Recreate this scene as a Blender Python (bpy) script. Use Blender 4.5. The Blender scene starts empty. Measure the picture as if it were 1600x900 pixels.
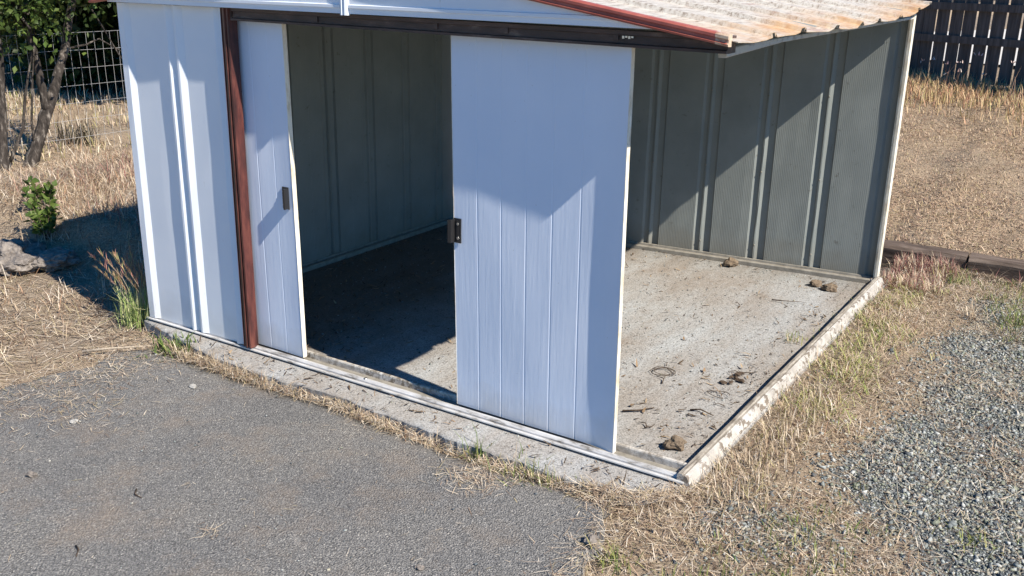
import bpy, bmesh, math, random
import numpy as np
from mathutils import Vector, Matrix
random.seed(7); RNG = np.random.default_rng(7)
SC = bpy.context.scene
COL = SC.collection
R = math.radians

# ------------------------------------------------------------------ camera, sky, sun, exposure
CAM = Vector((4.2815, -3.0926, 1.834)); YAW, PITCH, ROLL = -0.56987, 0.31859, 0.017867
_f = Vector((math.sin(YAW)*math.cos(PITCH), math.cos(YAW)*math.cos(PITCH), -math.sin(PITCH)))
_r = Vector((math.cos(YAW), -math.sin(YAW), 0)); _u = _r.cross(_f)
_r2 = math.cos(ROLL)*_r + math.sin(ROLL)*_u; _u2 = -math.sin(ROLL)*_r + math.cos(ROLL)*_u
cam = bpy.data.cameras.new('camera'); camo = bpy.data.objects.new('camera', cam); COL.objects.link(camo)
cam.sensor_width = 36; cam.lens = 1504.94/1600*36; cam.clip_start = .05; cam.clip_end = 1000
camo.matrix_world = Matrix(((_r2.x, _u2.x, -_f.x, CAM.x), (_r2.y, _u2.y, -_f.y, CAM.y), (_r2.z, _u2.z, -_f.z, CAM.z), (0, 0, 0, 1)))
SC.camera = camo
TOSUN = Vector((1.03, -0.16, 1.0)).normalized()
W = bpy.data.worlds.new('World'); SC.world = W; W.use_nodes = True
nt = W.node_tree; nt.nodes.clear()
sky = nt.nodes.new('ShaderNodeTexSky'); sky.sky_type = 'NISHITA'; sky.sun_disc = False
sky.sun_elevation = math.asin(TOSUN.z); sky.sun_rotation = math.atan2(TOSUN.x, TOSUN.y)
sky.air_density = 1.0; sky.dust_density = 0.0; sky.ozone_density = 5.0; sky.altitude = 900
bg = nt.nodes.new('ShaderNodeBackground'); bg.inputs['Strength'].default_value = 0.084
wo = nt.nodes.new('ShaderNodeOutputWorld')
hs = nt.nodes.new('ShaderNodeHueSaturation'); hs.inputs['Saturation'].default_value = 1.5
nt.links.new(sky.outputs[0], hs.inputs['Color']); nt.links.new(hs.outputs[0], bg.inputs[0]); nt.links.new(bg.outputs[0], wo.inputs[0])
sun = bpy.data.lights.new('sun', 'SUN'); sun.energy = 5.0; sun.angle = R(.5); sun.color = (1, .915, .79)
suno = bpy.data.objects.new('sun', sun); COL.objects.link(suno)
suno.rotation_euler = (-TOSUN).to_track_quat('-Z', 'Y').to_euler(); suno.location = (8, -1, 8)
SC.view_settings.view_transform = 'Standard'; SC.view_settings.look = 'None'
SC.view_settings.exposure = 0.80; SC.view_settings.gamma = 1
SC.render.engine = 'CYCLES'

# ------------------------------------------------------------------ helpers
def tag(o, label=None, cat=None, group=None, kind=None):
    if label: o['label'] = label
    if cat: o['category'] = cat
    if group: o['group'] = group
    if kind: o['kind'] = kind
    return o
def empty(name, loc=(0, 0, 0), rz=0.):
    o = bpy.data.objects.new(name, None); COL.objects.link(o)
    o.location = loc; o.rotation_euler = (0, 0, rz); o.empty_display_size = .1
    return o
def link(name, me, parent=None):
    o = bpy.data.objects.new(name, me); COL.objects.link(o)
    if parent is not None:
        o.parent = parent                       # parents sit at world origin offset: keep local = world - parent loc
    return o
def woff(o):
    v = Vector((0, 0, 0))
    while o is not None: v = v + o.location; o = o.parent
    return v
class MB:
    """collects geometry in world (or local) coordinates, builds ONE mesh object"""
    def __init__(s): s.v = []; s.f = []; s.m = []; s.sm = []
    def face(s, idx, m=0, smooth=False): s.f.append(idx); s.m.append(m); s.sm.append(smooth)
    def box(s, lo, hi, m=0, rot=None, piv=None):
        b = len(s.v)
        pts = [Vector((x, y, z)) for z in (lo[2], hi[2]) for y in (lo[1], hi[1]) for x in (lo[0], hi[0])]
        if rot is not None:
            pv = Vector(piv) if piv is not None else (Vector(lo)+Vector(hi))/2
            pts = [rot @ (p-pv) + pv for p in pts]
        s.v += pts
        for q in ((0, 2, 3, 1), (4, 5, 7, 6), (0, 1, 5, 4), (2, 6, 7, 3), (0, 4, 6, 2), (1, 3, 7, 5)):
            s.face([b+i for i in q], m)
        return s
    def tube(s, pts, rad, n=8, m=0, cap=True, smooth=True):
        pts = [Vector(p) for p in pts]
        if not hasattr(rad, '__len__'): rad = [rad]*len(pts)
        b = len(s.v); prev = None
        for i, p in enumerate(pts):
            t = (pts[min(i+1, len(pts)-1)] - pts[max(i-1, 0)]).normalized()
            if prev is None:
                a = t.orthogonal().normalized()
            else:
                a = (prev - t*prev.dot(t)).normalized()
            prev = a; c = t.cross(a)
            for k in range(n):
                th = 2*math.pi*k/n
                s.v.append(p + rad[i]*(math.cos(th)*a + math.sin(th)*c))
        for i in range(len(pts)-1):
            for k in range(n):
                k2 = (k+1) % n
                s.face([b+i*n+k, b+i*n+k2, b+(i+1)*n+k2, b+(i+1)*n+k], m, smooth)
        if cap:
            s.face([b+k for k in range(n)][::-1], m); s.face([b+(len(pts)-1)*n+k for k in range(n)], m)
        return s
    def extrude(s, prof, a, bb, m=0):
        """closed 2-D profile: prof(t)->list of 3-D points at end a and end bb"""
        b = len(s.v); n = len(a)
        s.v += [Vector(p) for p in a] + [Vector(p) for p in bb]
        for k in range(n):
            k2 = (k+1) % n
            s.face([b+k, b+k2, b+n+k2, b+n+k], m)
        s.face([b+k for k in range(n)][::-1], m); s.face([b+n+k for k in range(n)], m)
        return s
    def build(s, name, mats, parent=None, recalc=True):
        me = bpy.data.meshes.new(name)
        off = woff(parent)
        me.from_pydata([tuple(Vector(p)-off) for p in s.v], [], s.f)
        for mt in (mats if isinstance(mats, (list, tuple)) else [mats]): me.materials.append(mt)
        me.polygons.foreach_set('material_index', s.m); me.polygons.foreach_set('use_smooth', s.sm)
        if recalc:
            bm = bmesh.new(); bm.from_mesh(me); bmesh.ops.recalc_face_normals(bm, faces=bm.faces); bm.to_mesh(me); bm.free()
        me.update()
        return link(name, me, parent)
def sheet(name, rows, nrm, mats, parent, th=.0032, smooth=False):
    """two-layer sheet metal: rows = grid of outer points; nrm = outward unit vector; material 0 outside, 1 inside"""
    nr, nc = len(rows), len(rows[0]); n = Vector(nrm); b = MB()
    for r in rows: b.v += [Vector(p) for p in r]
    for r in rows: b.v += [Vector(p) - n*th for p in r]
    o = nr*nc
    for i in range(nr-1):
        for j in range(nc-1):
            q = [i*nc+j, i*nc+j+1, (i+1)*nc+j+1, (i+1)*nc+j]
            p = [Vector(b.v[k]) for k in q]
            fl = (p[1]-p[0]).cross(p[3]-p[0]).dot(n) < 0
            b.face(q[::-1] if fl else q, 0, smooth)
            q2 = [k+o for k in q]; b.face(q2 if fl else q2[::-1], 1, smooth)
    ring = [j for j in range(nc)] + [i*nc+nc-1 for i in range(1, nr)] + [(nr-1)*nc+j for j in range(nc-2, -1, -1)] + [i*nc for i in range(nr-2, 0, -1)]
    for k in range(len(ring)):
        a, c = ring[k], ring[(k+1) % len(ring)]
        b.face([a, c, c+o, a+o], 0)
    return b.build(name, mats, parent, recalc=False)
def npmesh(name, V, loops, starts, mat, cols=None, parent=None, smooth=False, extra=None):
    me = bpy.data.meshes.new(name)
    me.vertices.add(len(V)); me.vertices.foreach_set('co', np.ascontiguousarray(V, np.float32).ravel())
    me.loops.add(len(loops)); me.loops.foreach_set('vertex_index', np.ascontiguousarray(loops, np.int32))
    me.polygons.add(len(starts)); me.polygons.foreach_set('loop_start', np.ascontiguousarray(starts, np.int32))
    if smooth: me.polygons.foreach_set('use_smooth', np.ones(len(starts), bool))
    for nm, c in ([('col', cols)] if cols is not None else []) + (extra or []):
        a = me.attributes.new(nm, 'FLOAT_COLOR', 'POINT')
        c4 = np.ones((len(V), 4), np.float32); c4[:, :3] = c; a.data.foreach_set('color', c4.ravel())
    me.materials.append(mat); me.update(calc_edges=True)
    return link(name, me, parent)
def sstep(a, b, x):
    t = np.clip((x-a)/(b-a), 0, 1); return t*t*(3-2*t)
_ph = np.random.default_rng(3).uniform(0, 6.28, (40, 3)); _dr = np.random.default_rng(4).uniform(0, 6.28, 40)
def nz(x, y, f, k=0):
    """cheap smooth noise, about -1..1"""
    v = 0
    for i in range(6):
        j = (k*6+i) % 40; a = _dr[j]; ff = f*(.6+.25*i)
        v = v + np.sin(ff*(x*math.cos(a)+y*math.sin(a)) + _ph[j, 0])
    return v/3.2
def inview(P, m=.14):
    d = np.asarray(P) - np.array(CAM); x = d @ np.array(_r2); y = d @ np.array(_u2); z = d @ np.array(_f)
    return (z > .3) & (abs(x/z*1504.9/800) < 1+m*1.6) & (abs(y/z*1504.9/450) < 1+m*2.0)

# ------------------------------------------------------------------ materials
def mat(name, rough=.6, metal=0., spec=.5):
    m = bpy.data.materials.new(name); m.use_nodes = True
    t = m.node_tree; p = t.nodes['Principled BSDF']
    p.inputs['Roughness'].default_value = rough; p.inputs['Metallic'].default_value = metal
    p.inputs['Specular IOR Level'].default_value = spec
    return m, t, p
def N(t, typ, **kw):
    n = t.nodes.new(typ)
    for k, v in kw.items():
        if k in n.inputs.keys() if isinstance(k, str) else False: n.inputs[k].default_value = v
        else: setattr(n, k, v)
    return n
def coords(t, scale=(1, 1, 1), rot=(0, 0, 0)):
    g = N(t, 'ShaderNodeNewGeometry'); mp = N(t, 'ShaderNodeMapping')
    mp.inputs['Scale'].default_value = scale; mp.inputs['Rotation'].default_value = rot
    t.links.new(g.outputs['Position'], mp.inputs['Vector']); return mp.outputs[0]
def noise(t, vec, scale, detail=4, rough=.55):
    n = N(t, 'ShaderNodeTexNoise'); n.inputs['Scale'].default_value = scale
    n.inputs['Detail'].default_value = detail; n.inputs['Roughness'].default_value = rough
    t.links.new(vec, n.inputs['Vector']); return n.outputs['Fac']
def voro(t, vec, scale, out='Distance', feature='F1'):
    n = N(t, 'ShaderNodeTexVoronoi'); n.feature = feature; n.inputs['Scale'].default_value = scale
    t.links.new(vec, n.inputs['Vector']); return n.outputs[out]
def ramp(t, fac, stops):
    r = N(t, 'ShaderNodeValToRGB'); e = r.color_ramp.elements
    while len(e) < len(stops): e.new(.5)
    for el, (p, c) in zip(e, stops):
        el.position = p; el.color = (c[0], c[1], c[2], 1) if hasattr(c, '__len__') else (c, c, c, 1)
    t.links.new(fac, r.inputs['Fac']); return r.outputs['Color']
def mix(t, fac, a, b, mode='MIX'):
    m = N(t, 'ShaderNodeMix'); m.data_type = 'RGBA'; m.blend_type = mode
    for sock, v in ((m.inputs[0], fac), (m.inputs[6], a), (m.inputs[7], b)):
        if isinstance(v, bpy.types.NodeSocket): t.links.new(v, sock)
        elif hasattr(v, '__len__'): sock.default_value = (v[0], v[1], v[2], 1)
        else: sock.default_value = v
    return m.outputs[2]
def bump(t, p, h, strength=.3, dist=.01):
    b = N(t, 'ShaderNodeBump'); b.inputs['Strength'].default_value = strength; b.inputs['Distance'].default_value = dist
    t.links.new(h, b.inputs['Height'])
    prev = p.inputs['Normal'].links
    if prev: t.links.new(prev[0].from_socket, b.inputs['Normal'])
    t.links.new(b.outputs[0], p.inputs['Normal'])
def math_(t, op, a, b):
    m = N(t, 'ShaderNodeMath'); m.operation = op
    for s, v in zip(m.inputs, (a, b)):
        if isinstance(v, bpy.types.NodeSocket): t.links.new(v, s)
        else: s.default_value = v
    return m.outputs[0]
def basecol(t, p, c): t.links.new(c, p.inputs['Base Color'])

def make_mats():
    M = {}
    # white painted sheet (outside)
    m, t, p = mat('white_paint', .42); v = coords(t)
    a = noise(t, v, 3, 5); c = ramp(t, a, [(.3, (.70, .755, .83)), (.7, (.77, .815, .87))])
    sc = noise(t, coords(t, (1, 1, .25)), 60, 4); spots = ramp(t, sc, [(.70, 0), (.76, 1)])
    c = mix(t, math_(t, 'MULTIPLY', spots, .35), c, (.45, .44, .42))
    # splash dirt near the ground
    sep = N(t, 'ShaderNodeSeparateXYZ'); t.links.new(coords(t), sep.inputs[0])
    low = ramp(t, math_(t, 'ADD', sep.outputs[2], math_(t, 'MULTIPLY', noise(t, v, 9, 4), .22)), [(.10, 1), (.30, 0)])
    c = mix(t, math_(t, 'MULTIPLY', low, .30), c, (.40, .36, .30))
    basecol(t, p, c); bump(t, p, noise(t, coords(t, (1, 1, .3)), 45, 3), .05, .004); M['white'] = m
    # door paint: pressed wood grain
    m, t, p = mat('door_paint', .45); v = coords(t)
    c = ramp(t, noise(t, v, 2.5, 5), [(.3, (.62, .70, .835)), (.7, (.685, .75, .87))])
    sep = N(t, 'ShaderNodeSeparateXYZ'); t.links.new(coords(t), sep.inputs[0])
    low = ramp(t, math_(t, 'ADD', sep.outputs[2], math_(t, 'MULTIPLY', noise(t, v, 9, 4), .22)), [(.10, 1), (.28, 0)])
    c = mix(t, math_(t, 'MULTIPLY', low, .5), c, (.42, .38, .33))
    sp = ramp(t, voro(t, v, 26), [(.04, 1), (.07, 0)]); sp2 = ramp(t, noise(t, v, 14, 2), [(.50, 0), (.60, 1)])
    c = mix(t, math_(t, 'MULTIPLY', math_(t, 'MULTIPLY', sp, sp2), .5), c, (.35, .34, .35))
    basecol(t, p, c)
    bump(t, p, noise(t, coords(t, (1, 1, .06)), 70, 4, .6), .36, .0025)
    bump(t, p, noise(t, coords(t, (1, 1, .5)), 18, 3, .6), .10, .004); M['door'] = m
    # inside face of the sheets: grey green with fine vertical corrugation
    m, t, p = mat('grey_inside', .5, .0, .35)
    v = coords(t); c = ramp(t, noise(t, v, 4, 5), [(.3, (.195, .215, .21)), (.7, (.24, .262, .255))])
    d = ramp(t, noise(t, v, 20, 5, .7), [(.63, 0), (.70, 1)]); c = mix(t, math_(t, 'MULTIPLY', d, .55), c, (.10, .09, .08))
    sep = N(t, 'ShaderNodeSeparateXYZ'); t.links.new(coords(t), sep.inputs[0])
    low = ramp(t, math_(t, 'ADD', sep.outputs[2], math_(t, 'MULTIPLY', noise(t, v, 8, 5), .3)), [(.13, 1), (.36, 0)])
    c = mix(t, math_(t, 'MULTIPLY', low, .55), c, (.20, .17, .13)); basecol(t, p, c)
    ad = math_(t, 'ADD', sep.outputs[0], sep.outputs[1])
    w = math_(t, 'SINE', math_(t, 'MULTIPLY', ad, 520), 0); bump(t, p, w, .16, .002)
    bump(t, p, noise(t, v, 5, 3), .25, .008); M['inside'] = m
    # galvanised / chipped white trim
    m, t, p = mat('chipped_trim', .5); v = coords(t, (1, .35, 1))
    f = ramp(t, noise(t, v, 38, 6, .75), [(.46, 0), (.54, 1)])
    f2 = ramp(t, noise(t, coords(t), 5, 4), [(.32, .2), (.58, 1)])
    c = mix(t, math_(t, 'MULTIPLY', f, f2), ramp(t, noise(t, v, 12), [(.3, (.40, .36, .31)), (.7, (.62, .60, .56))]), (.17, .14, .105))
    basecol(t, p, c); bump(t, p, f, .3, .002); M['chipped'] = m
    m, t, p = mat('flaking_white', .5); v = coords(t)
    f = ramp(t, noise(t, coords(t, (1, .6, 1)), 34, 5, .65), [(.52, 0), (.545, 1)]); e_ = ramp(t, noise(t, v, 7, 3), [(.36, 0), (.5, 1)])
    c = mix(t, math_(t, 'MULTIPLY', f, e_), ramp(t, noise(t, v, 14), [(.3, (.34, .315, .28)), (.7, (.52, .50, .465))]), (.18, .15, .12))
    basecol(t, p, c); bump(t, p, f, .4, .003); M['flaking'] = m
    m, t, p = mat('taupe_rail', .7); v = coords(t, (1, .3, 1))
    c = ramp(t, noise(t, v, 40, 6, .75), [(.34, (.12, .10, .08)), (.5, (.26, .23, .19)), (.66, (.40, .37, .32))]); basecol(t, p, c)
    bump(t, p, noise(t, v, 60, 4), .3, .003); M['taupe'] = m
    m, t, p = mat('beam_paint', .55); basecol(t, p, ramp(t, noise(t, coords(t, (1, .4, 1)), 30, 5, .7), [(.36, (.30, .28, .25)), (.5, (.52, .50, .46))])); M['taupe_light'] = m
    m, t, p = mat('rail_metal', .38, .15); v = coords(t, (.3, 1, 1))
    c = ramp(t, noise(t, v, 25, 6, .7), [(.36, (.20, .18, .155)), (.47, (.50, .49, .475)), (.7, (.68, .68, .68))])
    basecol(t, p, c); bump(t, p, noise(t, v, 60, 3), .1, .002); M['rail'] = m
    m, t, p = mat('dull_rail', .6); v = coords(t)
    c = ramp(t, noise(t, v, 18, 6, .7), [(.3, (.17, .155, .13)), (.7, (.32, .30, .26))]); basecol(t, p, c)
    bump(t, p, noise(t, v, 50, 3), .2, .003); M['dull_rail'] = m
    # red brown trim
    m, t, p = mat('red_trim', .45); v = coords(t, (1, 1, .2))
    c = ramp(t, noise(t, v, 26, 6, .7), [(.32, (.022, .009, .008)), (.52, (.085, .025, .020)), (.72, (.16, .055, .038))])
    basecol(t, p, c); bump(t, p, noise(t, v, 40, 4), .25, .003); M['red'] = m
    m, t, p = mat('rake_paint', .5); v = coords(t, (.4, 1, 1))
    c = ramp(t, noise(t, v, 22, 6, .7), [(.3, (.26, .060, .045)), (.55, (.36, .10, .075)), (.78, (.45, .20, .15))])
    basecol(t, p, c); bump(t, p, noise(t, v, 40, 4), .2, .003); M['rake'] = m
    m, t, p = mat('worn_rake', .6); v = coords(t)
    basecol(t, p, ramp(t, noise(t, v, 30, 6, .7), [(.35, (.30, .12, .085)), (.5, (.48, .36, .26)), (.7, (.60, .52, .42))])); M['worn_rake'] = m
    m, t, p = mat('dark_header', .55); v = coords(t, (.3, 1, 1))
    c = ramp(t, noise(t, v, 24, 6, .75), [(.3, (.026, .016, .013)), (.58, (.075, .045, .038)), (.70, (.17, .125, .10))])
    basecol(t, p, c); bump(t, p, noise(t, v, 30, 4), .4, .004); M['header'] = m
    # weathered roof
    m, t, p = mat('roof_paint', .55); v = coords(t, (1.2, .16, 1))
    st = noise(t, v, 60, 8, .8)
    c = ramp(t, st, [(.34, (.12, .09, .07)), (.42, (.33, .28, .23)), (.50, (.49, .455, .40)), (.7, (.58, .55, .495))])
    sep = N(t, 'ShaderNodeSeparateXYZ'); t.links.new(coords(t), sep.inputs[0])
    e = math_(t, 'ADD', sep.outputs[0], math_(t, 'MULTIPLY', noise(t, coords(t, (1, .5, 1)), 4, 5), .5))
    ru = ramp(t, math_(t, 'SUBTRACT', e, 2.6), [(.50, 0), (.72, 1)])
    ru = math_(t, 'MULTIPLY', ru, ramp(t, noise(t, coords(t, (.5, .45, .3)), 4, 5, .7), [(.40, 0), (.62, 1)]))
    c = mix(t, math_(t, 'MULTIPLY', ru, .95), c, ramp(t, noise(t, coords(t), 30, 5), [(.3, (.40, .20, .08)), (.7, (.58, .40, .22))]))
    br = ramp(t, noise(t, coords(t, (1, .25, 1)), 7, 5, .7), [(.60, 0), (.68, 1)])
    c = mix(t, math_(t, 'MULTIPLY', br, .5), c, (.30, .17, .12))
    basecol(t, p, c); bump(t, p, st, .2, .003); M['roof'] = m
    m, t, p = mat('black_plastic', .35); p.inputs['Base Color'].default_value = (.02, .02, .022, 1); M['black'] = m
    m, t, p = mat('screw_metal', .3, 1.); p.inputs['Base Color'].default_value = (.6, .6, .6, 1); M['screw'] = m
    m, t, p = mat('edge_paint', .5); v = coords(t, (1, 1, .3))
    c = ramp(t, noise(t, v, 22, 5, .7), [(.32, (.50, .42, .30)), (.55, (.78, .75, .66))]); basecol(t, p, c); M['edge'] = m
    # concrete
    m, t, p = mat('concrete', .9, spec=.2); v = coords(t)
    big = noise(t, coords(t, (1.6, .32, 1)), 3.2, 5, .6)
    c = ramp(t, big, [(.32, (.28, .25, .22)), (.50, (.335, .325, .31)), (.66, (.375, .385, .385))])
    g = voro(t, v, 190, 'Color'); c = mix(t, .6, c, mix(t, 1, c, ramp(t, g, [(.0, .2), (.5, .95), (1, 1.5)]), 'MULTIPLY'))
    sp = ramp(t, noise(t, v, 95, 3, .6), [(.60, 0), (.67, 1)]); c = mix(t, math_(t, 'MULTIPLY', sp, .7), c, (.11, .09, .07))
    d2 = ramp(t, noise(t, v, 2.2, 6, .7), [(.54, 0), (.68, 1)]); c = mix(t, math_(t, 'MULTIPLY', d2, .42), c, (.22, .175, .135))
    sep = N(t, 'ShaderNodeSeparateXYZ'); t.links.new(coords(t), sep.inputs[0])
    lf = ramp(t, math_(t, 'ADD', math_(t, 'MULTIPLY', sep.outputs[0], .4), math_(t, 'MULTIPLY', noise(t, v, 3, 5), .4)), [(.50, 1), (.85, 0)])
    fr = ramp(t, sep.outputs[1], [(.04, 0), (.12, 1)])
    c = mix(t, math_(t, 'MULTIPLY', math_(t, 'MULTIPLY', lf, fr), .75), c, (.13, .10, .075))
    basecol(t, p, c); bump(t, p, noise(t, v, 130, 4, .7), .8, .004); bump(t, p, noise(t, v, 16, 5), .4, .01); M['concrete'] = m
    # asphalt
    m, t, p = mat('asphalt', .85, spec=.25); v = coords(t)
    vc = voro(t, v, 215, 'Color'); sepc = N(t, 'ShaderNodeSeparateColor'); t.links.new(vc, sepc.inputs[0])
    c = ramp(t, sepc.outputs[0], [(0, (.085, .084, .084)), (.55, (.170, .168, .165)), (.90, (.215, .212, .207)), (.99, (.34, .33, .31))])
    bigt = noise(t, v, 1.6, 6, .65)
    c = mix(t, 1, c, ramp(t, bigt, [(.3, (.84, .84, .85)), (.5, (1, .99, .975)), (.70, (1.16, 1.12, 1.06))]), 'MULTIPLY')
    dust = ramp(t, noise(t, v, 2.6, 7, .72), [(.50, 0), (.70, 1)]); c = mix(t, math_(t, 'MULTIPLY', dust, .55), c, (.25, .20, .155))
    basecol(t, p, c)
    bump(t, p, voro(t, v, 150), .9, .006); bump(t, p, noise(t, v, 260, 2), .5, .003); M['asphalt'] = m
    # ground with masks: R gravel, G straw, B painted shade and dark patches
    m, t, p = mat('ground_soil', .95, spec=.15); v = coords(t)
    at = N(t, 'ShaderNodeAttribute'); at.attribute_name = 'mask'
    sp3 = N(t, 'ShaderNodeSeparateColor'); t.links.new(at.outputs['Color'], sp3.inputs[0])
    soil = ramp(t, noise(t, v, 75, 6, .8), [(.30, (.08, .066, .054)), (.5, (.24, .205, .168)), (.70, (.40, .35, .295))])
    straw = ramp(t, noise(t, v, 90, 5, .8), [(.30, (.075, .052, .036)), (.45, (.29, .215, .145)), (.58, (.45, .35, .245)), (.72, (.62, .51, .38))])
    gv = voro(t, v, 60, 'Color'); sp4 = N(t, 'ShaderNodeSeparateColor'); t.links.new(gv, sp4.inputs[0])
    grav = ramp(t, sp4.outputs[0], [(0, (.04, .043, .045)), (.5, (.12, .13, .132)), (1, (.26, .275, .275))])
    c = mix(t, sp3.outputs[1], soil, straw)
    gm = ramp(t, math_(t, 'ADD', sp3.outputs[0], math_(t, 'MULTIPLY', math_(t, 'SUBTRACT', noise(t, v, 12, 5), .5), .8)), [(.35, 0), (.6, 1)])
    c = mix(t, gm, c, grav)
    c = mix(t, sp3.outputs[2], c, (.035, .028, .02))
    basecol(t, p, c); bump(t, p, noise(t, v, 70, 5, .75), 1.0, .015); bump(t, p, voro(t, v, 60), .6, .01); M['ground'] = m
    # vertex coloured plant / stones
    def leafy(name, rough=.7, trans=.25):
        m, t, p = mat(name, rough, spec=.25)
        at = N(t, 'ShaderNodeAttribute'); at.attribute_name = 'col'
        basecol(t, p, at.outputs['Color'])
        tr = N(t, 'ShaderNodeBsdfTranslucent'); t.links.new(at.outputs['Color'], tr.inputs[0])
        mx = N(t, 'ShaderNodeMixShader'); mx.inputs[0].default_value = trans
        t.links.new(p.outputs[0], mx.inputs[1]); t.links.new(tr.outputs[0], mx.inputs[2])
        t.links.new(mx.outputs[0], t.nodes['Material Output'].inputs[0]); return m
    M['blade'] = leafy('dry_blade', .7, .14); M['leaf'] = leafy('leaf', .5, .3)
    m, t, p = mat('stone', .85, spec=.3); at = N(t, 'ShaderNodeAttribute'); at.attribute_name = 'col'
    c = mix(t, .6, at.outputs['Color'], mix(t, 1, at.outputs['Color'], ramp(t, noise(t, coords(t), 120, 4), [(.3, .5), (.7, 1.4)]), 'MULTIPLY'))
    basecol(t, p, c); M['stone'] = m
    def simple(name, stops, scale, sc3=(1, 1, 1), rough=.85, bs=.6, bd=.01, det=6):
        m, t, p = mat(name, rough, spec=.25); v = coords(t, sc3); n_ = noise(t, v, scale, det, .7)
        basecol(t, p, ramp(t, n_, stops)); bump(t, p, n_, bs, bd); return m
    M['rock'] = simple('rock_face', [(.3, (.09, .078, .068)), (.5, (.21, .185, .165)), (.7, (.33, .295, .26))], 24, bs=.9, bd=.02)
    M['conc_lump'] = simple('pale_concrete', [(.3, (.28, .27, .25)), (.7, (.42, .41, .39))], 40)
    M['pale_ground'] = simple('pale_gap_fill', [(.3, (.50, .48, .45)), (.7, (.62, .60, .56))], 30)  # bright tone for the ground added behind the board fence
    M['clod'] = simple('dirt_clod', [(.3, (.07, .05, .035)), (.7, (.26, .20, .14))], 60, bd=.006)
    M['timber'] = simple('weathered_timber', [(.3, (.045, .033, .027)), (.5, (.105, .078, .062)), (.7, (.20, .158, .13))], 22, (.12, 1, 1), bs=.8, bd=.01)
    M['board'] = simple('fence_board', [(.3, (.055, .048, .045)), (.5, (.10, .088, .082)), (.72, (.17, .15, .14))], 20, (1, 1, .08), bs=.5, bd=.006)
    M['bark'] = simple('bark', [(.38, (.018, .015, .013)), (.55, (.055, .046, .04)), (.72, (.28, .25, .22))], 26, (1, 1, .35), bs=1., bd=.012)
    M['twig'] = simple('pale_twig', [(.3, (.25, .20, .15)), (.7, (.48, .42, .34))], 40)
    M['dark_twig'] = simple('dark_twig', [(.3, (.035, .025, .018)), (.7, (.12, .085, .06))], 60)
    m, t, p = mat('galvanised_wire', .4, .3); p.inputs['Base Color'].default_value = (.46, .46, .46, 1); M['wire'] = m
    return M
M = make_mats()

# ------------------------------------------------------------------ ground, slab, asphalt
def gz(x, y):
    x = np.asarray(x, float); y = np.asarray(y, float)
    b = -.065 + .048*sstep(2.85, 3.15, x)*sstep(-1.2, -.2, y)
    rise = .115*np.clip(y-3.85, 0, 6.0) + .07*sstep(3.74, 3.86, y)
    b = b + rise*sstep(-3.0, -.8, x)
    b = b + .23*sstep(-.35, -1.0, x)*sstep(.15, .62, y+.08*nz(x, y, 4, 2))*(1-.8*sstep(-3.0, -4.2, x)) + .04*sstep(-.6, -1.6, x)*sstep(-1.5, .5, y)
    out = 1-sstep(-.1, .05, x)*(1-sstep(3.2, 3.3, x))*sstep(-.45, -.3, y)*(1-sstep(3.05, 3.2, y))
    asp = sstep(-.2, .3, x)*(1-sstep(3.0, 3.4, x))*(1-sstep(-.3, -.1, y))
    n = .010*nz(x, y, 5, 0) + .006*nz(x, y, 14, 1) + .003*nz(x, y, 34, 2)
    far = sstep(6, 14, np.hypot(x, y))
    return b + n*out*(1-.9*asp) + far*.04*nz(x, y, .9, 3)
def gravel_mask(x, y):
    e = 3.55 + .10*nz(x, y, 3.2, 4) - .05*nz(x, y, 9, 1) + .10*sstep(1.2, 3.2, y) + .02*sstep(1.2, -.3, y)
    g = sstep(e-.12, e+.30, x)*(1-sstep(3.0, 3.35, y+.1*nz(x, y, 5, 2)))
    lowr = 1-sstep(.15, .5, y+.15*nz(x, y, 4, 5)+.35*sstep(3.8, 4.3, x))
    g = g*(1-.72*lowr)
    p2 = np.exp(-(((x-3.42)/.30)**2 + ((y+.12)/.22)**2))*.6
    pat = sstep(-.55, .1, nz(x, y, 7, 3))
    return np.clip(np.maximum(g*(.55+.45*pat), p2), 0, 1)
def axis(parts):
    out = []
    for a, b, n in parts: out += list(np.linspace(a, b, n, endpoint=False))
    return np.array(out + [parts[-1][1]])
gx = axis([(-160, -24, 14), (-24, -6, 60), (-6, -.5, 90), (-.5, 3.0, 50), (3.0, 5.2, 80), (5.2, 12, 50), (12, 160, 14)])
gy = axis([(-120, -8, 10), (-8, -1.6, 24), (-1.6, 4.4, 170), (4.4, 12, 110), (12, 30, 40), (30, 200, 14)])
X, Y = np.meshgrid(gx, gy); Z = gz(X, Y)
nx, ny = len(gx), len(gy)
idx = np.arange(nx*ny).reshape(ny, nx)
q = np.stack([idx[:-1, :-1], idx[:-1, 1:], idx[1:, 1:], idx[1:, :-1]], -1).reshape(-1, 4)
V = np.stack([X, Y, Z], -1).reshape(-1, 3)
xx, yy = V[:, 0], V[:, 1]
gm = gravel_mask(xx, yy)
field = sstep(3.7, 3.95, yy)*sstep(.5, 1.5, xx)
straw = np.clip(.55 + .35*nz(xx, yy, 4, 6) + .35*field + .2*(xx < -.3), 0, 1)
dark_mask = np.clip(.95*sstep(-7.6, -8.6, xx)*sstep(4.6, 5.6, yy) + .9*np.exp(-((yy-3.62)/.09)**2)*(xx > 2.6) + .15*sstep(.4, .9, nz(xx, yy, 6, 5)), 0, 1)  # dark tone stands in for shade beyond the wire fence; other terms just dark
npmesh('ground', V, q.ravel(), np.arange(len(q))*4, M['ground'], extra=[('mask', np.stack([gm, straw, dark_mask], -1))], smooth=True)['kind'] = 'structure'

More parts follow.
